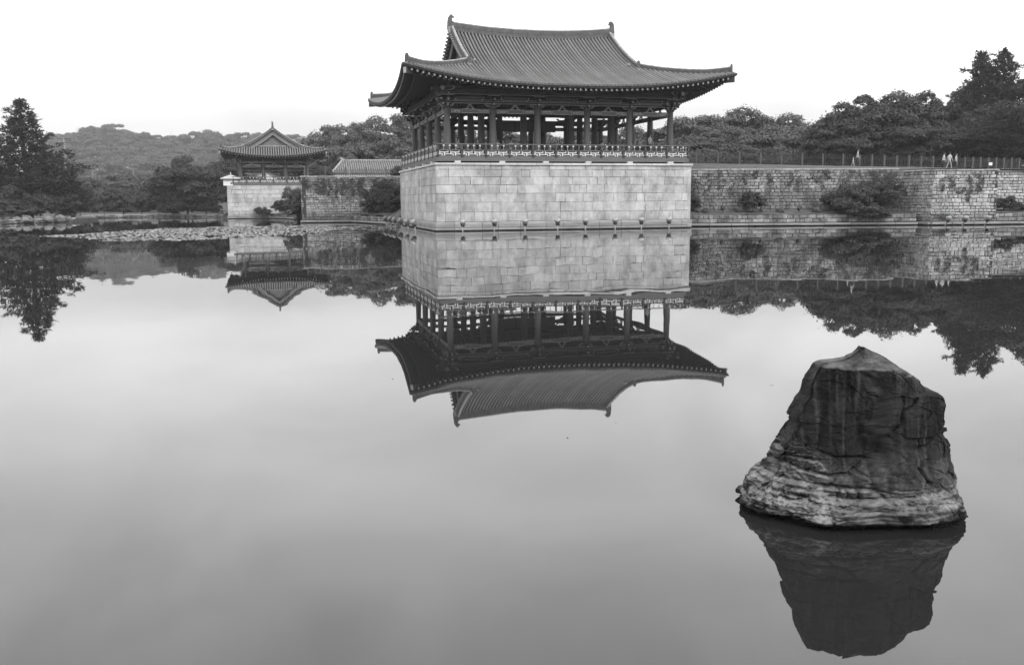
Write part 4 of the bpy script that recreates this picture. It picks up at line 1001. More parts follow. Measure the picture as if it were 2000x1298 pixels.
PINE = [conifer(31, 14.9, lambda t: 5.6 * (1 - t) ** .8 * (1 if t > .12 else .8) * (.72 + .5 * abs(sin(t * 61))), 150, M_NEED, .44, 14, .10, .6),
        conifer(32, 14.0, lambda t: 3.9 * (1 - t) ** .62 * (.8 + .35 * abs(sin(t * 43))) + .25, 190, M_NEED, .42, 15, .04, .55),
        conifer(33, 12.0, lambda t: 5.2 * (max(0, 1 - ((t - .62) / .42) ** 2)) ** .5 * (.55 + .45 * (sin(t * 38) > -.2)), 120, M_NEED, .46, 12, .02, .2)]
def tree(kind, name, label, x, y, zb, H, Wd, group=None, rz=None, trunk=.30, cat='tree'):
    """kind mesh set scaled so that the whole tree is H tall and Wd wide, standing at zb"""
    cm, tm, h0 = kind; r = thing(name, label, cat, (x, y, zb), random.uniform(0, 6.28) if rz is None else rz, group)
    if 'span' not in cm:
        co = np.empty(len(cm.vertices) * 3); cm.vertices.foreach_get('co', co); co = co.reshape(-1, 3); cm['span'] = float(np.percentile(co[:, 0], 99) - np.percentile(co[:, 0], 1)); cm['zt'] = float(co[:, 2].max())
    hc = H * (1 - trunk); sx = Wd / cm['span']; sz = hc / cm['zt']; z0 = H * trunk
    link('crown', cm, r, (0, 0, z0), 0, (sx, sx, sz)); link('trunk', tm, r, (0, 0, z0), 0, (sx, sx, max(sz, z0 / (h0 * .43))))
    return r
B = BROAD; P = PINE
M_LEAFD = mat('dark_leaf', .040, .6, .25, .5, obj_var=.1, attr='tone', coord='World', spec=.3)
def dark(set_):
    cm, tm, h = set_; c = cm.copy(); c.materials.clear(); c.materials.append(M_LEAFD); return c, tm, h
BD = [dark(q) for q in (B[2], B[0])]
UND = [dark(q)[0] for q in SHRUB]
tree(P[0], 'pine_tree', 'tall dark pointed conifer with upturned branch tips on the left shore', -61.8, 118, .35, 15.2, 13.6, rz=.4, trunk=.02)
tree(P[1], 'pine_tree', 'dark conifer cut by the left photo edge on the shore', -66.0, 114, .35, 8.6, 8.5, rz=1, trunk=.02)
tree(P[0], 'pine_tree', 'lower dark conifer tucked below the tall pointed one on the left shore', -57.6, 121, .35, 6.4, 6.6, rz=2, trunk=.02)
for i, (x, y, h, w, lab) in enumerate([(-62.5, 112, 4.6, 6, 'dark rounded shrub above the left kerb at the photo edge'), (-59.2, 113.5, 3.6, 5, 'dark low shrub below the tall pointed conifer'), (-56.6, 116.5, 3.4, 4, 'dark shrub at the tip of the left shore'), (-60.5, 109.5, 2.6, 5.4, 'low spreading shrub directly above the pale left kerb'), (-66.5, 108, 3.6, 6, 'dense shrub behind the pale kerb at the extreme left')]):
    tree(SHRUB[i % 3], 'shrub', lab, x, y, .32, h, w, trunk=.0, cat='shrub')
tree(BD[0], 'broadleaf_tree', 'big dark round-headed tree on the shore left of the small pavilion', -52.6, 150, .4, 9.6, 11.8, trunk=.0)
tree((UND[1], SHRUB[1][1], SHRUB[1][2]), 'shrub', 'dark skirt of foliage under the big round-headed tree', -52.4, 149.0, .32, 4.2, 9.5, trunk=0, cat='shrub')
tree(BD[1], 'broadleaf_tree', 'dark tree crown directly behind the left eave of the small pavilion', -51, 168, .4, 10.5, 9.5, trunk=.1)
tree(B[1], 'broadleaf_tree', 'mid grey tree between the round-headed tree and the small pavilion roof', -57, 178, .4, 10.0, 9, trunk=.1)
for i, (x, y, h, w) in enumerate([(-70.2, 150, 5.0, 4.6), (-67.2, 152, 4.2, 4.8), (-64.0, 152, 4.9, 5.2), (-61.0, 152, 3.8, 4.4), (-58.2, 152, 4.3, 4.8), (-54.5, 148.2, 2.4, 4.4), (-49, 148, 2.6, 4.6), (-73, 149, 4.4, 5)]):
    tree(SHRUB[i % 3], 'shrub', '%s shrub counted from the left in the shrub row on the far shore' % ORD[(1, 2, 3, 4, 5, 6, 7, 0)[i]], x, y, .32, h, w, 'shrubs in the row on the far shore', trunk=0, cat='shrub')
for i, (x, y, h, w) in enumerate([(-88, 190, 7.4, 8), (-82.4, 193, 7.9, 8), (-77, 190, 7.7, 8.2), (-70.5, 184, 7.8, 7), (-64.5, 186, 8.6, 7.5), (-94, 192, 7.2, 8)]):
    tree(FAR[i % 3], 'broadleaf_tree', '%s low grey tree from the left behind the far-shore shrub row' % ORD[(1, 2, 3, 4, 5, 0)[i]], x, y, .4, h, w, 'low trees behind the far-shore shrubs', trunk=.05)
# hazy wood on the hill
hillpts = [(-146, 300, 262), (-141, 300, 262), (-137, 300, 252), (-133, 300, 250), (-128, 300, 246), (-124, 300, 256), (-119.5, 300, 261), (-115, 300, 267), (-110, 300, 268), (-106, 300, 266), (-102, 300, 260), (-97.5, 300, 256), (-92, 300, 263), (-87, 300, 262), (-81, 300, 262), (-75.5, 300, 267), (-70, 300, 266)]
rr = random.Random(4)
for i, (x, y, yt) in enumerate(hillpts):
    x *= HS; y *= HS
    top = 2.35 + (391 - .0061 * 0 + 6.1 * (1000 - (1000 + x / y * 1783)) / 1000 - yt) / 1783 * y
    zb = hz(x, y); tree(FAR[i % 3], 'hill_tree', '%s hazy tree crown from the left on the skyline of the far hill' % ORD[i], x, y, zb, top - zb, 11.5 * HS, 'trees on the skyline of the far hill', trunk=.12)
for i in range(40):
    y = (285, 262, 240, 226)[i % 4] + rr.uniform(-5, 5); x = (-.5 + .30 * (i // 4 + rr.random()) / 10) * y; x *= HS; y *= HS
    zb = hz(x, y); tree(FAR[i % 3], 'hill_tree', 'hazy grey tree on the slope of the far wooded hill', x, y, zb, rr.uniform(7.5, 9.5) * HS, rr.uniform(9, 12) * HS, 'trees on the slope of the far hill', trunk=.18)
# trees between the two pavilions
for i, (x, y, h, w) in enumerate([(-45.5, 215, 14.0, 9), (-40.0, 210, 14.9, 9.5), (-34.3, 205, 15.0, 10.5), (-28.2, 200, 16.2, 11), (-22.5, 200, 16.4, 11), (-16.5, 200, 16.2, 11)]):
    tree((B[1], B[3], B[0])[i % 3], 'broadleaf_tree', '%s tall grey tree from the left in the wood between the two pavilions' % ORD[i], x, y, 4.8, h, w, 'tall trees between the two pavilions', trunk=.12)
for i, (x, y, h, w) in enumerate([(-42, 196, 9, 9), (-36.5, 192, 8.8, 9), (-30.5, 190, 10, 9), (-24.5, 188, 10, 9.5), (-19, 187, 10, 9), (-47.5, 200, 9.5, 9)]):
    tree(FAR[i % 3], 'broadleaf_tree', '%s lower grey tree in the wood between the two pavilions, counted from the left' % ORD[(1, 2, 3, 4, 5, 0)[i]], x, y, 4.8, h, w, 'lower trees between the two pavilions', trunk=.08)
tree(SHRUB[0], 'shrub', 'round grey bush behind the fence right of the small pavilion', -31.0, 150, 4.8, 3.6, 4.2, trunk=0, cat='shrub')
tree(SHRUB[2], 'shrub', 'dark bush in front of the tiled house, at the left edge of the tall platform', -13.4, 112, 4.8, 1.9, 2.2, trunk=0, cat='shrub')
# seen through the large pavilion
for i, (x, y, h, w) in enumerate([(-9.5, 172, 11.0, 12), (-1.5, 172, 11.4, 12), (6, 170, 11.2, 12), (13.4, 164, 10.6, 12), (20.5, 158, 10.2, 11)]):
    tree(B[(0, 3, 2, 1, 0)[i]], 'broadleaf_tree', 'grey tree seen through the %s open bay of the large pavilion' % ORD[min(i, 4)], x, y, 4.8, h, w, 'trees seen through the large pavilion', trunk=.05)
# right of the large pavilion
for i, (x, y, h, w, k, lab) in enumerate([
    (26.5, 150, 10.9, 10.5, 0, 'hazy tree just right of the large pavilion columns'), (33.2, 156, 11.6, 9, 3, 'hazy tree second to the right of the large pavilion'), (39.2, 160, 13.6, 11.5, 1, 'tallest hazy tree with an open see-through crown right of the large pavilion'),
    (45.8, 157, 12.0, 10, 0, 'hazy tree right of the tallest open-crowned one'), (50.5, 152, 9.8, 8.0, 3, 'thin hazy tree against the dark group on the right'), (30.2, 131, 7.6, 9.5, 2, 'mid grey spreading tree behind the fence, nearest the large pavilion'),
    (36.2, 130, 7.8, 10, 2, 'mid grey spreading tree behind the fence, in the middle of the right bank'), (40.5, 126, 6.4, 8.6, 0, 'lower grey tree behind the fence beside the dark group'), (24.2, 127, 6.4, 7.4, 0, 'lower grey tree behind the corner of the pavilion railing')]):
    tree(B[k], 'broadleaf_tree', lab, x, y, 4.85, h, w * 1.2, trunk=.06)
for i in range(6):
    tree(SHRUB[i % 3], 'shrub', '%s bush from the left behind the fence on the right bank' % ORD[i], 22.5 + i * 3.7, 112 + (i % 2) * 3, 4.85, 3.0 + (i % 3) * .5, 4.6, 'bushes behind the right fence', trunk=0, cat='shrub')
for i, (x, y, h, w) in enumerate([(29.5, 162, 10.6, 11), (36.2, 168, 11.8, 11), (42.6, 165, 11.6, 11), (48.6, 164, 10.6, 10), (54, 160, 10.2, 10), (33, 140, 8.6, 11), (43, 142, 8.4, 11)]):
    tree(B[(i + 1) % 4], 'broadleaf_tree', '%s tree from the left in the second row right of the large pavilion' % ORD[(0, 2, 3, 5, 6, 1, 4)[i]], x, y, 4.85, h, w, 'trees filling the wood right of the large pavilion', trunk=.04)
# dark group far right
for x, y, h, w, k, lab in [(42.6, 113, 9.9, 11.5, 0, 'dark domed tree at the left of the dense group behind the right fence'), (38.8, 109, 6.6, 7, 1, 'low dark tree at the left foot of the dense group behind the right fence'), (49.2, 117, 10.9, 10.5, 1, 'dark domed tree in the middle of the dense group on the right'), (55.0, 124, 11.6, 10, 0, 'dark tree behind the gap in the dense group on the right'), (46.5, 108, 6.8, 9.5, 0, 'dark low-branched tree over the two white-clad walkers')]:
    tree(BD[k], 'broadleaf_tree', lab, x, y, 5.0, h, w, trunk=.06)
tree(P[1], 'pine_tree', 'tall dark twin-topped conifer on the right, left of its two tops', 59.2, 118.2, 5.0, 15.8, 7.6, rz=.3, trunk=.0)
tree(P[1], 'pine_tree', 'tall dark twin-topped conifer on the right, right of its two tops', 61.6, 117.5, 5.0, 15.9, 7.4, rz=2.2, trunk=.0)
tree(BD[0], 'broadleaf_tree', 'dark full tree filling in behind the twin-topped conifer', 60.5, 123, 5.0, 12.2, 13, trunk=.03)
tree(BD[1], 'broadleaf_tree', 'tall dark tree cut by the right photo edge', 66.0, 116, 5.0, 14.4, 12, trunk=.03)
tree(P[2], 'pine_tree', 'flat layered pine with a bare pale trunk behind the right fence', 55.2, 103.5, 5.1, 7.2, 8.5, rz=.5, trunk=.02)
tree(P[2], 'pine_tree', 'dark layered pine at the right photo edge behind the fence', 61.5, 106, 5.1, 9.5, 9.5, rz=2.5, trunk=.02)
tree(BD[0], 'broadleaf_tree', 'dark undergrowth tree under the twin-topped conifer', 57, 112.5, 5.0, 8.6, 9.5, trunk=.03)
for i in range(13):
    c = SHRUB[i % 3]
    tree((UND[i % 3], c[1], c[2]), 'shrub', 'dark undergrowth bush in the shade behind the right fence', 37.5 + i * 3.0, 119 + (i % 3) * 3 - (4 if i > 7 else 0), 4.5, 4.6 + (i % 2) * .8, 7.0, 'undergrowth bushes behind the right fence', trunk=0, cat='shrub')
# bushes at the walls
for x, y, z, h, w, k, lab in [(21.3, 81.3, 1.15, 2.0, 2.2, 0, 'small dark bush on the ledge in front of the right retaining wall'), (29.6, 81.2, .9, 3.0, 4.2, 1, 'large spreading bush against the right retaining wall, left half'), (32.6, 81.4, .9, 3.3, 3.8, 2, 'large spreading bush against the right retaining wall beside the bastion'), (31.2, 80.4, .6, 1.5, 4.4, 1, 'low foliage spilling over the kerb below the large bush'), (44.2, 82.6, 1.05, 1.5, 2.6, 0, 'small grey bush on the ledge right of the bastion'), (46.6, 82.8, 1.05, .9, 2.2, 1, 'low dark bush on the ledge at the right photo edge'),
                              (16.0, 81.6, 1.15, 1.5, 1.5, 2, 'dark bush squeezed between the tall platform and the right wall'),
                              (-13.6, 100.2, .9, 3.9, 4.6, 1, 'dense dark bush between the streaked wall and the tall platform, upper'), (-14.8, 101.6, .8, 2.7, 3.8, 0, 'dense dark bush at the foot of the streaked wall'), (-12.2, 96.4, .9, 2.4, 3.0, 2, 'dark bush beside the left face of the tall platform'),
                              (-29.6, 125.6, .7, 3.9, 2.6, 2, 'upright dark bush at the right end of the small pavilion base'), (-31.6, 128.2, .7, 2.0, 3.2, 0, 'low dark bush in front of the small pavilion base'), (-34.9, 129.9, .4, 1.3, 2.2, 1, 'low grey weeds at the foot of the small pavilion base'), (-28.6, 123.0, .5, 2.2, 1.8, 2, 'dark bush against the corner of the streaked wall')]:
    tree(SHRUB[k], 'shrub', lab, x, y, z, h, w, trunk=0, cat='shrub')
# ivy hanging on the walls: strings of small leaves
def ivy(label, org, ang, spots, seed):
    rng = np.random.default_rng(seed); C = []; T = Matrix.Translation(org) @ Matrix.Rotation(ang, 4, 'Z')
    for x, z0, z1, w, n in spots:
        f = rng.random(n) ** .8; xx = x + rng.normal(size=n) * w * (1 - .5 * f) + .12 * np.sin(f * 9 + x)
        for a, b in zip(xx, z0 + (z1 - z0) * f): C.append(tuple(T @ Vector((a, -.05 - .06 * rng.random(), b))))
    C = np.array(C); n = len(C); nn = np.tile([sin(ang), -cos(ang), .35], (n, 1)) + rng.normal(size=(n, 3)) * .4
    return tag(link('ivy', leaf_mesh('ivy', C, nn, .07 * rng.uniform(.6, 1.3, n), M_SHRUB, rng, np.clip(rng.normal(.9, .25, n), .3, 1.7))), label, 'ivy', kind='stuff')
ra = random.Random(8)
ivy('dark ivy strands hanging on the long right retaining wall', (15.4, 82.5, 0), atan2(.95, 19.6), [(.5 + ra.uniform(-.2, .5), 4.6, 1.3, .35, 420), (1.1, 4.2, 1.2, .25, 260)] + [(ra.uniform(2, 19), 4.8, ra.uniform(2.6, 4.2), ra.uniform(.1, .3), 90) for _ in range(14)] + [(ra.uniform(13, 19), 4.8, ra.uniform(2.4, 3.6), .35, 200) for _ in range(5)], 1)
ivy('dark ivy strands hanging over the bastion front', (36.3, 79.6, 0), atan2(.3, 5.8), [(.9, 4.2, 2.9, .25, 90), (1.7, 4.3, 3.2, .3, 90), (3.3, 4.5, 2.0, .18, 220), (4.2, 4.5, 2.9, .3, 260), (2.5, 3.3, 2.7, .4, 90), (1.2, 1.0, .5, .5, 160)], 2)
ivy('dark ivy strands on the streaked wall between the pavilions', (-23.2, 101.95, 0), atan2(3.1, 12), [(ra.uniform(.6, 12), 4.9, ra.uniform(2.6, 4.0), ra.uniform(.15, .5), 150) for _ in range(20)], 3)
# lily pads
def lily():
    rng = np.random.default_rng(5); C = []
    A = [(-33.5, 65.5), (-26, 57.5), (-19, 58.2), (-15.5, 65), (-13.4, 84.5), (-19.5, 91.5), (-26.5, 88.5), (-31.5, 83)]
    poly = np.array(A)
    def inside(p):
        c = False; j = len(A) - 1
        for i in range(len(A)):
            if (A[i][1] > p[1]) != (A[j][1] > p[1]) and p[0] < (A[j][0] - A[i][0]) * (p[1] - A[i][1]) / (A[j][1] - A[i][1]) + A[i][0]: c = not c
            j = i
        return c
    while len(C) < 17000:
        p = (rng.uniform(-34, -13), rng.uniform(57, 92))
        if inside((p[0] + 1.2 * noise.noise(Vector((p[0] * .5, p[1] * .5, 0))), p[1] + 2.5 * noise.noise(Vector((p[0] * .3, p[1] * .3, 5))))) and noise.noise(Vector((p[0] * .9, p[1] * .35, 1))) > -.22 + .2 * rng.random() - .12: C.append(p)
    for _ in range(260):
        t = rng.random(); C.append((-13.2 + 2.6 * t + rng.normal() * .2, 88.5 + 3.0 * t + rng.normal() * .45))
    vs = []; fs = []; tn = []
    for x, y in C:
        r = rng.uniform(.06, .13); tl = rng.normal(size=2) * .12; z = .012 + rng.random() * .02; o = len(vs)
        for k in range(7):
            a = 2 * pi * k / 7 + x; dx, dy = r * cos(a), r * sin(a); vs.append((x + dx, y + dy, max(.006, z + dx * tl[0] + dy * tl[1])))
        fs.append(tuple(range(o, o + 7))); tn.append(float(np.clip(rng.normal(1, .3), .35, 1.9)))
    me = bpy.data.meshes.new('lily_pads'); me.from_pydata(vs, [], fs); me.materials.append(M_PAD)
    at = me.attributes.new('tone', 'FLOAT', 'FACE'); at.data.foreach_set('value', tn)
    tag(link('lily_pads', me), 'pale flat patch of floating lily pads on the left water', 'lily pads', kind='stuff')
lily()
# a few drifting leaves on open water
m = MB()
fl = [(1.1, 9.5), (.55, 8.9), (3.0, 12.6), (4.4, 13.5), (4.7, 11.4), (1.2, 15), (-1.6, 12), (-5.4, 13), (5.6, 16.5), (6.4, 15.2), (4.9, 17.8), (3.3, 11.4), (-6, 19)]
for i, (x, y) in enumerate(fl):
    q = MB(); a = i * 1.7; r = .010 + .006 * (i % 3); q.add([(x + r * cos(a) * 1.6, y + r * sin(a) * 1.6, .006), (x - r * sin(a) * .6, y + r * cos(a) * .6, .010), (x - r * cos(a) * 1.6, y - r * sin(a) * 1.6, .006), (x + r * sin(a) * .6, y - r * cos(a) * .6, .003)], [(0, 1, 2, 3)])
    tag(q.build('floating_leaf', M_KERB), 'tiny pale leaf drifting on the open water', 'leaf', 'leaves drifting on the open water')

# ------------------------------------------------------------------ bud lamps standing in the water
def lamp_meshes():
    st = MB(); st.tube([(0, 0, -.3), (.0, .02, .1), (.02, -.05, .3), (.05, -.12, .46), (.05, -.10, .62)], [.07, .065, .055, .06, .07], 8)
    hd = MB(); ax = [(0, -.10, .40), (0, -.12, .48), (0, -.13, .60), (0, -.12, .74), (0, -.10, .86)]
    hd.tube(ax, [.10, .21, .27, .275, .28], 9)
    cp = MB(); cp.tube([(0, -.10, .83), (0, -.095, .90), (0, -.08, .95), (0, -.07, .97)], [.285, .285, .25, .15], 9)
    out = []
    for n, q, mm in (('stem', st, M_LAMPS), ('lamp_head', hd, M_LAMPB), ('cap', cp, M_LAMPC)):
        me = q.mesh(n, mm); me.polygons.foreach_set('use_smooth', [True] * len(me.polygons)); out.append((n, me))
    return out
M_LAMPS = mat('lamp_stem', .34, .7, .25, 8)
LM = lamp_meshes()
def bud(x, y, rz, label, group, tilt=0):
    r = thing('pond_lamp', label, 'lamp', (x, y, 0), rz, group); r.rotation_euler = (tilt, 0, rz); r.scale = (.86, .86, .9)
    for n, me in LM: link(n, me, r)
def Lm(u, v): c, s = cos(PHI), sin(PHI); return A0[0] + u * c - v * s, A0[1] + u * s + v * c
for i, u in enumerate([1.72, 4.2, 6.65, 9.3, 11.6, 14.1, 16.35, 18.75]):
    x, y = Lm(u, -1.55 + .02 * i); bud(x, y, PHI + pi - .5, '%s pale-capped bud lamp from the left in the row before the platform front' % ORD[i], 'bud lamps in front of the platform', -.06)
for i, v in enumerate([.6, 4.4, 8.2, 12.4, 15.4, 18.9]):
    x, y = Lm(-1.55, v); bud(x, y, PHI + pi / 2 - .5, '%s slanting bud lamp from the front corner beside the platform left face' % ORD[i], 'bud lamps beside the platform left face', -.42)
for i, (x, y) in enumerate([(36.9, 78.1), (38.35, 78.1), (40.4, 78.4)]): bud(x, y, .3, '%s bud lamp from the left before the bastion' % ORD[i], 'bud lamps before the bastion', .35)
bud(-29.6, 124.5, pi / 2, 'single bud lamp at the right end of the small pavilion base', None, -.4); bud(-43.4, 141, -.6, 'single bud lamp left of the small pavilion base', None, .4)
# floodlights on the ledge
for i, (x, y, z, lab) in enumerate([(18.6, 81, 1.25, 'first black floodlight from the left on the ledge'), (21.95, 80.8, 1.12, 'floodlight before the small ledge bush'), (25.3, 81, 1.2, 'third black floodlight on the ledge, beside the large bush'), (-12.0, 98.2, 1.9, 'small pale-faced floodlight among the bushes left of the tall platform'), (-40.9, 130.2, .8, 'small pale-faced floodlight at the left foot of the small pavilion base')]):
    r = thing('floodlight', lab, 'floodlight', (x, y, z), .4, 'floodlights at the wall foot')
    q = MB(); q.tube([(0, 0, -.2), (0, 0, .18)], .03, 6); q.build('stand', M_IRON, r)
    q = MB(); q.tube([(-.12, -.08, .2), (.10, .04, .42)], [.15, .17], 10); q.build('housing', M_IRON, r)
    q = MB(); q.tube([(.102, .041, .422), (.116, .049, .436)], .15, 10); q.build('glass', M_LAMPC, r)
# boulders
def boulder(label, x, y, z, sx, sy, sz, seed, m=None):
    bm = bmesh.new(); bmesh.ops.create_icosphere(bm, subdivisions=3, radius=1)
    for v in bm.verts:
        w = v.co * 1.3 + Vector((seed * 3.1, 0, 0)); ds, ps = noise.voronoi(w * 1.5)
        v.co *= 1 + .25 * noise.noise(w) + .25 * (noise.cell(ps[0] * 9) - .5) * .5; v.co = Vector((v.co.x * sx, v.co.y * sy, v.co.z * sz))
    me = bpy.data.meshes.new('boulder'); bm.to_mesh(me); bm.free(); me.materials.append(m or M_BOULD)
    tag(link('boulder', me, None, (x, y, z)), label, 'boulder', 'boulders on the banks')
for i, (x, y, s, lab) in enumerate([(-57.9, 107.8, .55, 'pale upright boulder on the left bank, leftmost of the cluster'), (-57.1, 108.6, .75, 'largest pale boulder of the left bank cluster'), (-56.6, 107.2, .45, 'pale boulder at the kerb edge below the left bank cluster'), (-55.9, 111.0, .6, 'pale boulder in the middle of the left bank'), (-55.2, 112.6, .7, 'pale boulder beside the dark shrub at the shore tip'), (-54.7, 113.6, .4, 'small pale boulder at the shore tip'), (-45.6, 145.6, .8, 'rounded boulder on the far shore beside the small pavilion base'), (-30.7, 127.8, .7, 'flat pale boulder under the bushes by the small pavilion base'), (-31.8, 128.5, .5, 'small pale boulder at the small pavilion base')]):
    boulder(lab, x, y, .45, s, s * .8, s * (.7 if i < 6 else .55), i + 1)
for i, (x, lab) in enumerate([(16.4, 'dark rock on the ledge next to the tall platform'), (17.2, 'pair rock on the ledge left of the first floodlight'), (20.2, 'dark rock on the ledge between the first two floodlights'), (23.7, 'dark rock on the ledge right of the ledge bush'), (26.9, 'dark rock on the ledge beside the large bush'), (46.2, 'dark rock on the ledge right of the bastion')]):
    boulder(lab, x, 81.2 if x < 40 else 83, 1.3, .4, .35, .3, 20 + i, M_BARK)

# ------------------------------------------------------------------ fences
def fence(label, pts, post_n, picks, h, zf):
    root = thing('fence', label, 'fence'); L_ = []; P_ = [Vector(p) for p in pts]
    def at(t):
        t *= len(P_) - 1; k = min(int(t), len(P_) - 2); return P_[k].lerp(P_[k + 1], t - k)
    pm = MB(); pm.box(-.07, .07, -.07, .07, -.15, h + .08); pm.box(-.09, .09, -.09, .09, h + .08, h + .12); pme = pm.mesh('post', M_FPOST)
    km = MB(); km.box(-.018, .018, -.018, .018, .06, h - .02); km.prism([(-.018, h - .02), (.018, h - .02), (0, h + .05)], -.018, .018); kme = km.mesh('picket', M_IRON)
    for i in range(post_n + 1):
        p = at(i / post_n); link('post', pme, root, p)
        if i < post_n:
            p2 = at((i + 1) / post_n); q = MB()
            for z in (.16, h - .28): q.tube([p + Vector((0, 0, z)), p2 + Vector((0, 0, z))], .022, 4)
            q.build('rail', M_IRON, root)
            for k in range(1, picks): link('picket', kme, root, p.lerp(p2, k / picks))
    return root
M_FPOST = mat('fence_post', .09, .7, .2, 5)
fence('long dark picket fence along the top of the right bank', [(15.6, 88.6, 5.80), (34.2, 92.7, 5.53), (46.2, 96.1, 5.38), (54.6, 98.9, 5.30), (66, 101.5, 5.24)], 34, 8, 1.05, 0)
fence('thin dark picket fence above the streaked wall between the pavilions', [(-24.5, 110.0, 4.85), (-10.5, 113.6, 4.85)], 6, 9, 1.45, 0)
r = thing('notice_board', 'small white notice on the fence under the flat layered pine', 'sign', (50.1, 96.85, 5.4), .25)
q = MB(); q.box(-.2, .2, -.02, .02, .25, .55); q.build('board', M_WHITE, r); q = MB(); q.box(-.02, .02, -.015, .015, 0, .25); q.build('stake', M_IRON, r)

# ------------------------------------------------------------------ buildings and poles on the left
hut = thing('gate_hut', 'tiny white-walled hut with a pale hipped roof at the left end of the small base', 'hut', (*sl(-.45, .3), 4.63), PHI)
q = MB(); q.box(0, 1.95, 0, 2.0, 0, .98); q.build('wall', M_WHITE, hut)
q = MB(); q.box(.95, 1.25, -.02, -.002, .22, .4); q.build('window', M_DARK, hut)
q = MB(); q.add([(-.4, -.4, .98), (2.4, -.4, .98), (2.4, 2.4, .98), (-.4, 2.4, .98), (.8, 1, 1.5), (1.2, 1, 1.5), (-.4, -.4, .92), (2.4, -.4, .92), (2.4, 2.4, .92), (-.4, 2.4, .92)], [(0, 1, 5, 4), (1, 2, 5), (2, 3, 4, 5), (3, 0, 4), (0, 6, 7, 1), (1, 7, 8, 2), (2, 8, 9, 3), (3, 9, 6, 0), (6, 9, 8, 7)]); rf = q.build('roof', M_COPE, hut)
q = MB(); q.tube([(1, 1, 1.48), (1, 1, 1.6), (1, 1, 1.72), (1, 1, 1.85)], [.08, .05, .13, .03], 8); q.build('finial', M_COPE, rf)
def tiled_house(label, x, y, z, rz, L_, D_, hw, hr, over=.7, hip=2.2, n=40):
    r = thing('tiled_house', label, 'house', (x, y, z), rz)
    q = MB(); q.box(over, L_ - over, over, D_ - over, 0, hw); q.build('wall', M_WHITE, r)
    q = MB(); a, b = (0, 0, hw), (L_, 0, hw); c, d = (L_, D_, hw), (0, D_, hw); e, f = (hip, D_ / 2, hw + hr), (L_ - hip, D_ / 2, hw + hr)
    q.add([a, b, c, d, e, f], [(0, 1, 5, 4), (1, 2, 5), (2, 3, 4, 5), (3, 0, 4), (3, 2, 1, 0)]); rf = q.build('roof', M_HBED, r)
    for i in range(1, n):
        xx = L_ * i / n; t = min(1, xx / hip, (L_ - xx) / hip); q = MB()
        q.tube([(xx, -.05, hw + .03), (xx, D_ / 2 * t, hw + hr * t + .05)], .11, 6); q.build('tile_row', M_TILEL, rf, smooth=True)
    for p0, p1 in ((e, f), (a, e), (b, f)): q = MB(); q.tube([Vector(p0) + Vector((0, 0, .1)), Vector(p1) + Vector((0, 0, .12))], .18, 6); q.build('ridge', M_LIME, rf)
M_HBED = mat('house_tile_bed', .10, .85, .3, 3, coord='World')
M_TILEL = mat('pale_house_tile', .22, .8, .3, 3, coord='World')
tiled_house('long low house with a pale tiled roof left of the tall platform', -31.6, 163.5, 4.9, PHI, 16, 9, 2.4, 2.3)
def gable_house(label, x, y, z, rz, w, d, hw, hr):
    r = thing('gabled_house', label, 'house', (x, y, z), rz); q = MB(); q.prism([(0, 0), (w, 0), (w, hw), (w / 2, hw + hr), (0, hw)], 0, d, 'y'); q.build('wall', M_WHITE, r)
    q = MB()
    for s in (-1, 1): q.prism([(w / 2, hw + hr + .02), (w / 2 + s * (w / 2 + .3), hw - .12), (w / 2 + s * (w / 2 + .3), hw + .02), (w / 2, hw + hr + .16)][::s], -.4, d + .4, 'y')
    q.build('roof', M_TILEL, r)
    for i in range(1, 16): q = MB(); xx = w * i / 16; hh = hw + hr * (1 - abs(2 * i / 16 - 1)); q.box(xx - .03, xx + .03, -.06, -.002, hw * .55, hh - .03); q.build('board', M_GABLE, r)
gable_house('small white gabled house seen between the small pavilion columns', -52.4, 188, 4.9, PHI, 4.7, 6, 2.3, 1.3)
def street_lamp(label, x, y, z0, z1, dx, dz):
    r = thing('street_lamp', label, 'street lamp', (x, y, z0)); h = z1 - z0
    q = MB(); q.tube([(0, 0, 0), (0, 0, h - .1), (dx * .08, 0, h)], [.09, .08, .08], 8); q.build('pole', M_CONC, r)
    q = MB(); q.tube([(0, 0, h - .05), (dx * .75, 0, h + dz * .8)], .06, 6); q.build('arm', M_CONC, r)
    q = MB(); q.tube([(dx * .65, 0, h + dz * .72), (dx * .8, 0, h + dz * .9), (dx, 0, h + dz)], [.07, .14, .09], 8); q.build('lamp_head', M_LAMPC, r)
street_lamp('pale street lamp with its arm to the left, beside the long tiled house', -27.97, 160, 4.85, 9.35, -1.5, .3)
street_lamp('pale street lamp with its arm to the right, left of the far shore trees', -90.4, 200, 4.0, 9.1, 1.3, .35)
street_lamp('pale street lamp with its arm to the left, over the far shore trees', -81.5, 200, 4.0, 9.4, -1.5, .45)
r = thing('utility_pole', 'tall pale concrete utility pole with crossarms beside the pointed conifer', 'utility pole', (-84.0, 175, .4))
q = MB(); q.tube([(0, 0, 0), (0, 0, 14.1)], [.2, .13], 10); q.build('pole', M_CONC, r)
for z, w in ((13.9, 1.1), (13.2, .7)):
    q = MB(); q.box(-w, w, -.06, .06, z - .05, z + .05); ca = q.build('crossarm', M_IRON, r)
    for s in (-.9, -.3, .3, .9): q = MB(); q.tube([(s * w, 0, z + .05), (s * w, 0, z + .25)], [.05, .03], 6); q.build('insulator', M_CONC, ca)

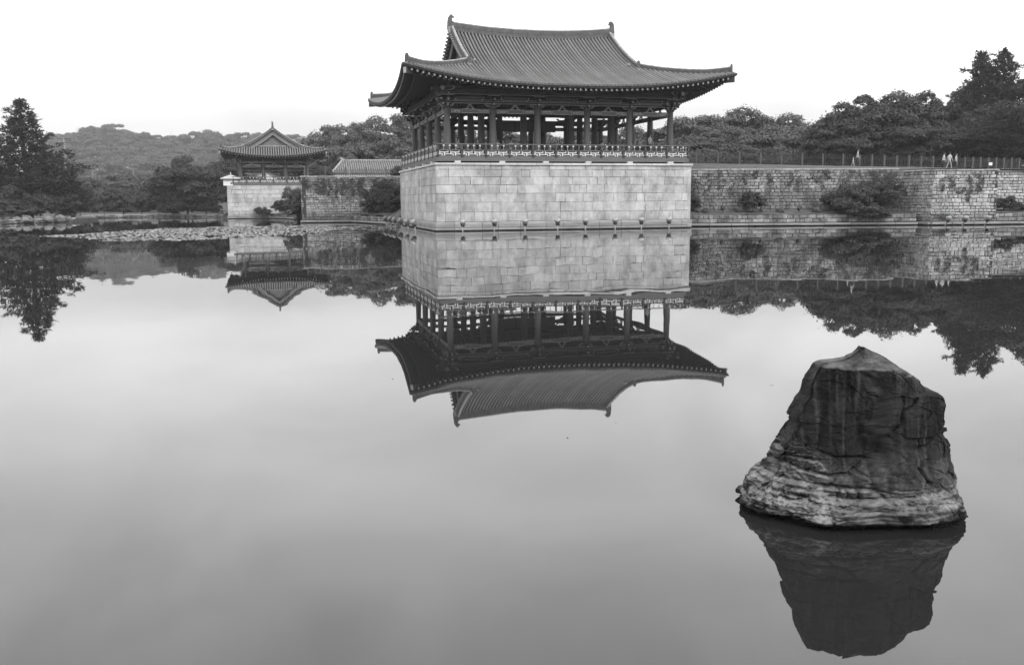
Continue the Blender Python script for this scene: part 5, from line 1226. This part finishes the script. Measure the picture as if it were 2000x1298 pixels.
# ------------------------------------------------------------------ people
def person(label, x, y, z, rz, pose, shirt, legs, sc=1.0, hair=True, group=None, female=False):
    r = thing('person', label, 'person', (x, y, z), rz, group); r.scale = (sc, sc, sc)
    # joints in metres, facing -y; first vertex the pelvis
    if pose == 'stand':
        hip = .90; kn = [(-.10, -.03, .48), (.10, .02, .48)]; ft = [(-.11, 0, .07), (.11, .05, .07)]; toe = [(-.12, -.17, .03), (.12, -.12, .03)]; lean = 0
    elif pose == 'walk':
        hip = .89; kn = [(-.10, -.16, .48), (.10, .06, .47)]; ft = [(-.10, -.22, .07), (.10, .26, .10)]; toe = [(-.10, -.38, .04), (.10, .12, .03)]; lean = -.03
    else:
        hip = .50; kn = [(-.12, -.42, .50), (.12, -.42, .50)]; ft = [(-.12, -.42, .08), (.12, -.40, .08)]; toe = [(-.12, -.60, .03), (.12, -.58, .03)]; lean = -.06
    V = []; E = []; Rr = []
    def v(p, a, b=None): V.append(p); Rr.append((a, b or a)); return len(V) - 1
    pe = v((0, 0, hip), .15, .12); wa = v((0, lean * .4, hip + .18), .125, .10); ch = v((0, lean, hip + .40), .16, .115); ne = v((0, lean * 1.2, hip + .53), .06); hb = v((0, lean * 1.3 - .01, hip + .60), .062); hm = v((0, lean * 1.3 - .02, hip + .68), .085, .098); ht = v((0, lean * 1.3 - .01, hip + .77), .06, .07)
    E += [(pe, wa), (wa, ch), (ch, ne), (ne, hb), (hb, hm), (hm, ht)]
    no = v((0, lean * 1.3 - .125, hip + .665), .014); E.append((hm, no))
    for i, s in enumerate((-1, 1)):
        h_ = v((s * .09, 0, hip - .05), .10); k_ = v(kn[i], .062); f_ = v(ft[i], .042); t_ = v(toe[i], .03); E += [(pe, h_), (h_, k_), (k_, f_), (f_, t_)]
        sh = v((s * .18, lean, hip + .44), .062)
        if pose == 'stand': el = (s * .26, -.02, hip + .18); wr = (s * .20, -.22, hip + .06)
        elif pose == 'walk': el = (s * .25, s * .06, hip + .17); wr = (s * .25, s * .14 - .05, hip - .04)
        else: el = (s * .25, -.08, hip + .18); wr = (s * .14, -.30, hip + .12)
        e_ = v(el, .042); w_ = v(wr, .03); pa = Vector(wr) + (Vector(wr) - Vector(el)).normalized() * .07; p_ = v(tuple(pa), .032, .016); E += [(ch, sh), (sh, e_), (e_, w_), (w_, p_)]
        dr = (Vector(wr) - Vector(el)).normalized(); sd = dr.cross(Vector((0, 0, 1))).normalized()
        for k in range(4):
            b0 = pa + sd * (.012 * (k - 1.5)); t0 = v(tuple(b0 + dr * (.045 + .01 * (k in (1, 2)))), .008); t1 = v(tuple(b0 + dr * .08 + Vector((0, 0, -.02))), .007); E += [(p_, t0), (t0, t1)]
        tm = v(tuple(pa - dr * .02 + sd * .04 * -s + Vector((0, 0, .01))), .009); E.append((p_, tm))
    me = bpy.data.meshes.new('body'); me.from_pydata(V, E, []); o = bpy.data.objects.new('body', me); COL.objects.link(o)
    md = o.modifiers.new('skin', 'SKIN'); md.use_smooth_shade = True
    for i, q in enumerate(me.skin_vertices[0].data): q.radius = Rr[i]; q.use_root = (i == 0)
    o.modifiers.new('sub', 'SUBSURF').levels = 1
    dg = bpy.context.evaluated_depsgraph_get(); nm = bpy.data.meshes.new_from_object(o.evaluated_get(dg)); bpy.data.objects.remove(o); bpy.data.meshes.remove(me)
    nm.name = 'body'; nm.materials.clear(); [nm.materials.append(q) for q in (M_SKIN, CLOTH[shirt], CLOTH[legs])]
    for p in nm.polygons:
        c = p.center
        if c.z > hip + .50: mi = 0
        elif c.z < .06 and pose != 'sit': mi = 2
        elif c.z > hip - .01 and (abs(c.x) < .19 or c.z > hip + .28): mi = 1
        elif abs(c.x) > .185 or (pose != 'walk' and c.y < -.16 and c.z > hip + .03): mi = 0
        else: mi = 2
        p.material_index = mi; p.use_smooth = True
    link('body', nm, r)
    if hair:
        bm = bmesh.new(); bmesh.ops.create_uvsphere(bm, u_segments=12, v_segments=8, radius=1)
        bmesh.ops.delete(bm, geom=[f for f in bm.faces if f.calc_center_median().z < -.55 or (f.calc_center_median().y < -.45 and f.calc_center_median().z < .45)], context='FACES')
        for q in bm.verts: q.co = Vector((q.co.x * .10, q.co.y * .118 + lean * 1.3 - .005, q.co.z * (.115 if not female or q.co.z > 0 else .19) + hip + .715))
        hm_ = bpy.data.meshes.new('hair'); bm.to_mesh(hm_); bm.free(); hm_.materials.append(M_HAIR); link('hair', hm_, r)
GP = 'visitors in the large pavilion'
for u, v, rz, pose, sh, lg, fem, lab in [
    (2.55, 4.1, .6, 'sit', 3, 2, True, 'person in a patterned top sitting at the left front corner column of the pavilion'), (4.35, 4.6, -.4, 'sit', 2, 2, False, 'person in dark clothes half hidden beside the second front column'),
    (6.0, 4.7, .2, 'sit', 0, 1, True, 'person in a white top sitting in the second bay, left of three'), (6.55, 4.9, -.3, 'sit', 2, 2, False, 'person in dark top sitting in the second bay, middle of three'), (7.15, 4.6, 0, 'sit', 0, 2, True, 'person in white facing the pond in the second bay, right of three'),
    (15.2, 4.8, 2.6, 'sit', 4, 2, False, 'person in a pale shirt seen from behind left of the fifth front column'), (15.9, 4.9, 2.2, 'sit', 2, 2, False, 'person in black beside the pale-shirted sitter'), (17.55, 4.3, -.6, 'sit', 0, 1, True, 'person in white leaning on the bench back in the right bay'),
    (18.9, 3.1, .5, 'stand', 1, 2, True, 'person in a grey top standing at the railing by the right front column'), (9.8, 6.0, .4, 'sit', 4, 2, True, 'person in a light top sitting in the shadow of the middle bay')]:
    x, y = Lm(u, v); person(lab, x, y, ZI - (.06 if pose == 'sit' else 0), PHI + rz, pose, sh, lg, 1.0, True, GP, fem)
for x, y, z, rz, sh, lg, sc, lab in [(34.3, 91.9, 5.46, 1.2, 1, 2, 1.0, 'person in a grey top walking along the right fence'), (33.85, 91.8, 5.50, 1.2, 0, 4, .55, 'small child in white beside the grey-topped walker'), (44.15, 94.7, 5.26, 1.3, 0, 2, .97, 'left person of two in white walking along the right fence'), (44.8, 94.8, 5.26, 1.9, 0, 1, .99, 'right person of two in pale clothes walking along the right fence'), (45.5, 94.9, 5.26, .8, 1, 2, .9, 'shorter person in grey just right of the two pale-clad walkers')]:
    person(lab, x, y, z, rz, 'walk', sh, lg, sc, True, 'walkers along the right fence')

# ------------------------------------------------------------------ haze
mb = MB(); mb.box(-1600, 1600, -75, 1500, -2.2, 112)
hm = bpy.data.materials.new('haze'); hm.use_nodes = True; t = hm.node_tree; t.nodes.clear()
pv = t.nodes.new('ShaderNodeVolumePrincipled'); pv.inputs['Color'].default_value = (.97, .97, .97, 1); pv.inputs['Density'].default_value = HAZE; pv.inputs['Anisotropy'].default_value = .2
ou = t.nodes.new('ShaderNodeOutputMaterial'); t.links.new(pv.outputs[0], ou.inputs['Volume'])
tag(mb.build('haze', hm), 'thin pale haze over the whole pond', 'haze', kind='stuff')
